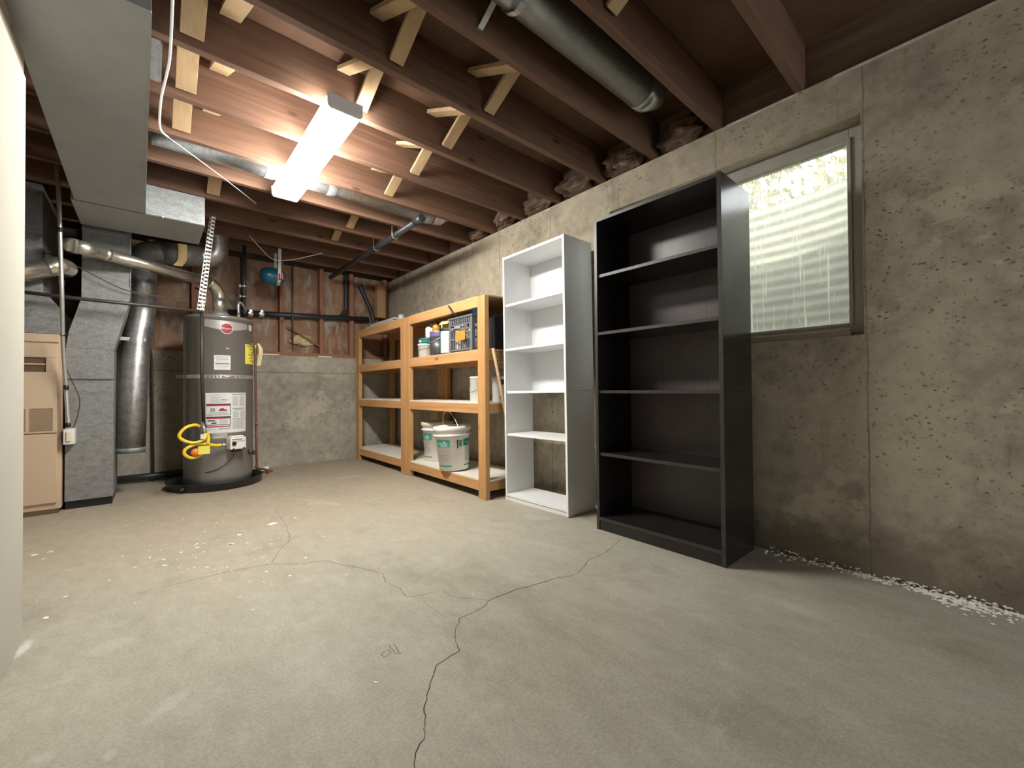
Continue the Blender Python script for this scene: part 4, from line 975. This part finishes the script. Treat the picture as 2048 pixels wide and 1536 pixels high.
pail((1.955, 3.015, .1535), 'white pail with green label and raised handle, shelf front', (-.034, -.040, 0), .124, .148, .355, -1.05, 'whitep', True)
pail((2.115, 3.56, .1455), 'white pail with green label behind the front pail', (0, 0, 0), .122, .142, .36, -1.25, 'cream', False)

# containers on the upper shelf
Z2 = 1.1285
t = thing('small_pail', 'small white pail with wire handle, leftmost on the upper shelf', 'pail', (1.96, 3.49, Z2))
m = MB(); m.lathe([(.066, 0), (.072, .004), (.076, .108), (.081, .110), (.081, .120), (.074, .124)], (1.96, 3.49, Z2), 36); m.build('bucket', 'whitep', t)
m = MB(); m.tube([(1.96-.081*math.sin(a), 3.49+.081*math.cos(a), Z2+.10-.03*math.sin(a)) for a in [k*PI/14 for k in range(15)]], .002, 6); m.build('handle', 'steel', t)
m = MB(); m.box(1.884, 3.475, Z2+.022, 1.888, 3.497, Z2+.04); m.build('mark', 'ytag2', t)
t = thing('green_tub', 'teal green tub stacked on the small white pail', 'tub', (1.965, 3.475, Z2+.125))
m = MB(); m.lathe([(.070, .0), (.076, .003), (.079, .045), (.072, .05)], (1.965, 3.475, Z2+.125), 32); m.build('tub_body', 'teal', t)
m = MB(); m.lathe([(.0805, .030), (.082, .033), (.082, .047), (.06, .052), (0, .052)], (1.965, 3.475, Z2+.125), 32); m.build('lid', 'teald', t)
m = MB(); m.box(1.884, 3.45, Z2+.135, 1.888, 3.49, Z2+.155); m.build('label', 'label', t)
m = MB(); m.lathe([(.05, 0), (.054, .004), (.054, .085), (.046, .10), (.020, .112), (.018, .135), (0, .136)], (1.985, 3.44, Z2+.178), 28); one(m, 'white_bottle', 'whitep', 'squat white bottle on top of the teal tub', 'bottle')
t = thing('paint_can', 'dark paint can with purple band on the upper shelf', 'paint can', (1.965, 3.262, Z2))
m = MB(); m.lathe([(.083, 0), (.085, .003), (.085, .17)], (1.965, 3.262, Z2), 36); m.build('can_body', 'canlabel', t)
m = MB(); m.lathe([(.0855, .165), (.086, .168), (.086, .20), (.0855, .203)], (1.965, 3.262, Z2), 36); m.build('purple_band', 'purple', t)
m = MB(); m.lathe([(.085, .203), (.087, .206), (.087, .214), (.078, .216), (.074, .210), (0, .210)], (1.965, 3.262, Z2), 36); m.build('lid', 'chrome', t)
m = MB(); m.tube([(1.965-.088*math.sin(a), 3.262-.088*math.cos(a), Z2+.19-.075*math.sin(a)) for a in [k*PI/16 for k in range(17)]], .0022, 6); m.build('handle', 'steel', t)
t = thing('amber_bottle', 'amber bottle with brown cap standing on the dark paint can', 'bottle', (1.95, 3.275, Z2+.213))
m = MB(); m.lathe([(.034, 0), (.037, .003), (.037, .05), (.03, .065), (.014, .075), (.014, .085)], (1.95, 3.285, Z2+.2115), 24); m.build('bottle_body', 'amber', t)
m = MB(); m.lathe([(.016, .0835), (.016, .105), (0, .106)], (1.95, 3.285, Z2+.2115), 18); m.build('cap', 'brown', t)
m = MB(); m.lathe([(.036, 0), (.038, .004), (.036, .06), (.02, .085), (0, .088)], (2.0, 3.215, Z2+.2115), 24); one(m, 'brown_jar', 'brown', 'brown jar behind the amber bottle on the paint can', 'jar')
t = thing('caulk_tub', 'tall white container with dark teal side on the upper shelf', 'container', (1.955, 3.075, Z2))
m = MB(); m.lathe([(.080, 0), (.084, .004), (.084, .20), (.080, .204)], (1.955, 3.075, Z2), 36); m.build('container_body', 'teald', t)
m = MB(); m.lathe([(.0865, .196), (.088, .20), (.088, .216), (0, .218)], (1.955, 3.075, Z2), 36); m.build('lid', 'black', t)
m = MB(); vs = []; n = 14
for i in range(n+1):
    a = -.55+1.9*i/n-PI/2+.15; vs += [(1.955+.0855*math.cos(a+PI/2-PI/2), 3.075+.0855*math.sin(a), Z2+.012), (1.955+.0855*math.cos(a), 3.075+.0855*math.sin(a), Z2+.196)]
m.add([( -(v[0]-1.955)*0+1.955-abs(.0855*math.cos(math.asin(max(-1, min(1, (v[1]-3.075)/.0855))))), v[1], v[2]) for v in vs], [(2*i, 2*i+1, 2*i+3, 2*i+2) for i in range(n)])
m.v = []; m.f = []; m.mi = []; m.sm = []
def cl(m, c, r, a0, a1, z0, z1, mi=0):
    n = max(2, int(abs(a1-a0)/.12)); vs = []
    for i in range(n+1):
        a = a0+(a1-a0)*i/n; vs += [(c[0]+r*math.cos(a), c[1]+r*math.sin(a), z0), (c[0]+r*math.cos(a), c[1]+r*math.sin(a), z1)]
    m.add(vs, [(2*i, 2*i+2, 2*i+3, 2*i+1) for i in range(n)], mi)
cl(m, (1.955, 3.075), .0855, PI*.98, PI*1.75, Z2+.008, Z2+.192, 0)
for k in range(9): cl(m, (1.955, 3.075), .0862, PI*1.08, PI*1.40, Z2+.165-.016*k, Z2+.168-.016*k, 1)
m.build('white_label', ['label', 'print'], t)
t = thing('yellow_carton', 'open yellow cardboard carton lying on the tall white container', 'carton', (1.955, 3.07, Z2+.219))
m = MB(); m.box(-.045, -.075, 0, .06, .065, .06); m.xf(Matrix.Translation((1.955, 3.07, Z2+.2195)) @ Matrix.Rotation(.25, 4, 'Z')); m.build('box_body', 'card', t, .002)
m = MB(); m.beam((-.05, 0, .062), (-.085, 0, .03), .10, .002, (0, 1, 0)); m.xf(Matrix.Translation((1.955, 3.07, Z2+.2195)) @ Matrix.Rotation(.25, 4, 'Z')); m.build('flap', 'card', t)

# milk crate
cx0, cx1, cy0, cy1, cz0, cz1 = 1.885, 2.205, 2.645, 3.0-.02, Z2, Z2+.285
t = thing('milk_crate', 'grey plastic lattice crate with orange label on the upper shelf', 'crate', ((cx0+cx1)/2, (cy0+cy1)/2, cz0))
m = MB()
for x_ in (cx0, cx1-.03):
    for y_ in (cy0, cy1-.03): m.box(x_, y_, cz0, x_+.03, y_+.03, cz1)
def side(m, a, b, fixed, axis):
    def bx(u0, z0_, u1, z1_, d0=0, d1=.008):
        if axis == 'x': m.box(fixed+d0, u0, z0_, fixed+d1, u1, z1_)
        else: m.box(u0, fixed+d0, z0_, u1, fixed+d1, z1_)
    for z_ in (.01, .10, .175): bx(a, cz0+z_, b, cz0+z_+.014)
    k = 8
    for i in range(1, k): u = a+(b-a)*i/k; bx(u-.004, cz0+.01, u+.004, cz0+.19, .001, .007)
    bx(a, cz0+.215, b, cz0+.228)
    for i in range(0, 10): u = a+(b-a)*(i+.5)/10; bx(u-.006, cz0+.228, u+.006, cz1-.008, -.004, .010)
side(m, cy0+.03, cy1-.03, cx0+.004, 'x'); side(m, cy0+.03, cy1-.03, cx1-.014, 'x'); side(m, cx0+.03, cx1-.03, cy0+.004, 'y'); side(m, cx0+.03, cx1-.03, cy1-.014, 'y')
for i in range(8): y_ = cy0+.03+(cy1-cy0-.06)*i/7; m.box(cx0+.01, y_-.004, cz0+.002, cx1-.01, y_+.004, cz0+.01)
m.build('crate_body', 'crate', t, .002)
m = MB()
for a in (cx0-.006, cx1-.008): m.box(a, cy0-.006, cz1-.014, a+.014, cy1+.006, cz1)
for a in (cy0-.006, cy1-.008): m.box(cx0+.008, a, cz1-.014, cx1-.008, a+.014, cz1)
m.build('rim', 'crate', t, .002)
q0, q1 = P(912, 666, 'x', cx0-.006), P(930, 679, 'x', cx0-.006)
m = MB(); m.box(cx0-.007, q1.y, q1.z, cx0-.005, q0.y, q0.z+.01); m.build('orange_label', 'orange', t)
m = MB(); m.box(cx0-.006, 2.90, cz0+.185, cx0-.003, 2.93, cz0+.20); m.box(cx0-.006, 2.80, cz0+.19, cx0-.003, 2.89, cz0+.212); m.build('moulded_plate', 'silver', t)
# things in the crate
t = thing('spray_bottle', 'green-topped bottle with blue cap in the grey crate', 'bottle', (1.972, 2.727, Z2+.012))
m = MB(); m.lathe([(.041, 0), (.045, .004), (.045, .20), (.045, .215)], (1.972, 2.727, Z2+.012), 24); m.build('bottle_body', 'whitep', t)
m = MB(); m.lathe([(.046, .215), (.048, .255), (.044, .282), (.034, .292)], (1.972, 2.727, Z2+.012), 24); m.build('shoulder', 'green', t)
m = MB(); m.lathe([(.034, .292), (.035, .294), (.034, .335), (0, .337)], (1.972, 2.727, Z2+.012), 24); m.build('cap', 'blue', t)
t = thing('paint_brush', 'black-handled brush sticking up out of the grey crate', 'brush', (1.94, 2.87, Z2+.25))
m = MB(); m.tube([(1.925, 2.835, Z2+.275), (1.864, 2.882, Z2+.318), (1.848, 2.922, Z2+.385)], [.007, .009, .006], 10); m.build('handle', 'black', t)
m = MB(); m.box(1.915, 2.80, Z2+.15, 1.955, 2.845, Z2+.262); m.build('bristles', 'whitep', t, .004)
for i, (x_, y_, r_, h_, mm, nm, lab) in enumerate([(1.96, 2.93, .036, .20, 'whitep', 'white_jar', 'white jar inside the grey crate, behind the lattice'), (2.06, 2.85, .04, .25, 'canlabel', 'spray_can', 'dark spray can inside the grey crate'), (2.07, 2.93, .04, .26, 'card', 'brown_tin', 'brown tin inside the grey crate back left'), (1.945, 2.81, .033, .16, 'silver', 'silver_tin', 'silver tin inside the grey crate, low front')]):
    m = MB(); m.lathe([(r_-.003, 0), (r_, .003), (r_, h_*.9), (r_*.6, h_), (0, h_+.002)], (x_, y_, Z2+.012), 22); one(m, nm, mm, lab, 'container')

m = MB(); m.box(1.99, 2.515, Z2, 2.27, 2.63, 1.405); o = one(m, 'dark_bin', 'bag', 'dark plastic bin behind the right shelf post on the upper shelf', 'bin', None, .015)
# middle shelf
Z3 = .7255
t = thing('white_jug', 'slim white jug with wire handle on the middle shelf', 'jug', (1.99, 2.70, Z3))
m = MB(); m.lathe([(.072, 0), (.075, .004), (.075, .185), (.079, .188), (.079, .196), (.07, .20), (0, .2)], (1.985, 2.69, Z3), 30); m.build('jug_body', 'whitep', t)
m = MB(); m.tube([(1.985-.079*math.sin(a), 2.69+.079*math.cos(a), Z3+.17-.09*math.sin(a)) for a in [k*PI/14 for k in range(15)]], .002, 6); m.build('handle', 'steel', t)
m = MB()
for k in range(6): cl(m, (1.985, 2.69), .0758, PI*.75, PI*.95, Z3+.15-.014*k, Z3+.153-.014*k)
m.build('print', 'print', t)
t = thing('white_can', 'white paint can with black round logo behind the right post', 'paint can', (2.105, 2.58, Z3))
wc = (2.12, 2.575)
m = MB(); m.lathe([(.072, 0), (.075, .004), (.078, .185), (.081, .188), (.081, .198), (.07, .202), (0, .2)], (*wc, Z3), 36); m.build('can_body', 'whitep', t)
m = MB(); aa = -2.22
m.add([(wc[0]+.0785*math.cos(aa), wc[1]+.0785*math.sin(aa), Z3+.155)]+[(wc[0]+.0785*math.cos(aa+.30*math.cos(k*PI/10)), wc[1]+.0785*math.sin(aa+.30*math.cos(k*PI/10)), Z3+.155+.022*math.sin(k*PI/10)) for k in range(20)], [(0, k+1, (k+1) % 20+1) for k in range(20)], 0)
cl(m, wc, .0775, aa-.25, aa+.15, Z3+.025, Z3+.04, 1); m.build('logo', ['printd', 'print'], t)
m = MB(); m.lathe([(.05, 0), (.055, .003), (.06, .06), (0, .061)], (2.12, 2.575, Z3+.2025), 26); one(m, 'grey_bowl', 'silver', 'small grey tub stacked on the white paint can', 'tub')
m = MB(); m.tube([(2.19, 2.432, .0), (1.925, 2.436, 1.13)], [.011, .011], 10); o = one(m, 'wooden_stick', 'brace', 'long thin wooden stick leaning between the shelf post and white bookcase', 'stick')
# top shelf
Z4 = 1.5355
for i, (y0_, y1_, z_, lab) in enumerate([(4.12, 4.96, 0, 'long grey offcut board at the bottom of the pile on the corner shelf'), (4.20, 4.90, .022, 'long grey offcut board on the pile, second from bottom'), (4.16, 4.80, .044, 'long grey offcut board, topmost of the pile')]):
    m = MB(); m.box(1.93+.012*i, y0_, Z4+z_, 2.06-.01*i, y1_, Z4+z_+.021); one(m, 'offcut_board', 'tile', lab, 'board', 'offcut boards on the corner shelf', .002)
m = MB(); m.lathe([(.03, 0), (.035, .004), (.036, .05), (.028, .065), (.03, .075), (0, .076)], (1.98, 4.05, Z4), 22); one(m, 'glass_jar', 'glassjar', 'small cloudy glass jar beside the offcut boards', 'jar')
m = MB(); q = P(676, 500, 'x', 2.2)

# ------------------------------------------------------------------ bookcases
def bookcase(name, label, x0_, x1_, y0_, y1_, levels, h, th, body, edge, back, backz, folds, lean, extra):
    t = thing(name, label, 'bookcase', ((x0_+x1_)/2, (y0_+y1_)/2, 0))
    for ya, yb in ((y0_, y0_+th), (y1_-th, y1_)):
        m = MB(); m.box(x0_+.0015, ya, 0, x1_, yb, .808); m.box(x0_+.0015, ya, .810, x1_, yb, h); sp_ = m.build('side_panel', body, t, .001)
        m = MB(); m.box(x0_, ya, 0, x0_+.0015, yb, h); m.build('edge_band', edge, sp_)
    for i, z in enumerate(levels):
        nm = 'top_panel' if i == len(levels)-1 else 'shelf'
        m = MB(); d = 0 if nm == 'top_panel' or i in (0, 3) else .012
        m.box(x0_+d+.0015, y0_+th+.0005, z-.017, x1_-.006, y1_-th-.0005, z); s_ = m.build(nm, body, t, .0008)
        m = MB(); m.box(x0_+d, y0_+th+.0005, z-.017, x0_+d+.0015, y1_-th-.0005, z); m.build('edge_band', edge, s_)
    m = MB(); m.box(x0_+.004, y0_+th+.0005, 0, x0_+.020, y1_-th-.0005, levels[0]-.018); m.build('kick_board', body, t)
    m = MB(); ys = [y0_+.004]+folds+[y1_-.004]
    for a, b in zip(ys[:-1], ys[1:]): m.box(x1_-.005, a+.0004, backz, x1_-.001, b-.0004, h-.002)
    m.build('back_panel', back, t)
    if extra:
        for yy in (y0_+th, y1_-th):
            m = MB()
            for lv in levels[1:-1]:
                for dz in (-.10, -.07, .07, .10):
                    for xx in (x0_+.04, x1_-.05):
                        m.box(xx-.003, yy-.0004, lv+dz-.003, xx+.003, yy+.0004, lv+dz+.003)
            m.build('peg_holes', 'print', t)
    t.rotation_euler = (lean, 0, 0)
    return t
bookcase('white_bookcase', 'tall narrow white bookcase, empty, beside the pine shelves', 2.01, 2.29, 1.782, 2.402, [.048, .496, .812, 1.128, 1.462, 1.818], 1.822, .017, 'white', 'whiteedge', 'white', .80, [], -.010, True)
m = MB(); m.box(2.16, 1.86, 1.787, 2.20, 1.90, 1.799); one(m, 'cam_lock', 'black', 'small black fitting under the top of the white bookcase', 'fitting')
bookcase('black_bookcase', 'tall wide black bookcase, empty, in front of the window', 1.98, 2.32, .808, 1.535, [.075, .448, .812, 1.152, 1.492, 1.818], 1.822, .019, 'blackwood', 'blackedge', 'blackback', .06, [1.03, 1.29], 0, False)

# paper scrap on the floor
p = flp(545, 1048); m = MB(); m.box(-.028, -.02, 0, .028, .02, .0015); m.xf(Matrix.Translation((p[0], p[1], .0005)) @ Matrix.Rotation(.5, 4, 'Z')); one(m, 'paper_scrap', 'label', 'white paper scrap lying on the bare floor', 'scrap')

# ------------------------------------------------------------------ light
wd = bpy.data.worlds.new('world'); S.world = wd; wd.use_nodes = True
bg = wd.node_tree.nodes['Background']; bg.inputs[0].default_value = (.93, .97, 1, 1); bg.inputs[1].default_value = 6.5
sun = bpy.data.lights.new('sun', 'SUN'); sun.energy = 8; sun.angle = .02; sun.color = (1, .95, .85)
so = bpy.data.objects.new('sun', sun); COL.objects.link(so); so.rotation_euler = Vector((.55, .35, -.75)).to_track_quat('-Z', 'Y').to_euler()

vs_ = S.view_settings
S.display_settings.display_device = 'sRGB'
vs_.view_transform = 'Standard'; vs_.look = 'None'; vs_.gamma = 1; vs_.use_curve_mapping = False; vs_.exposure = 0.1
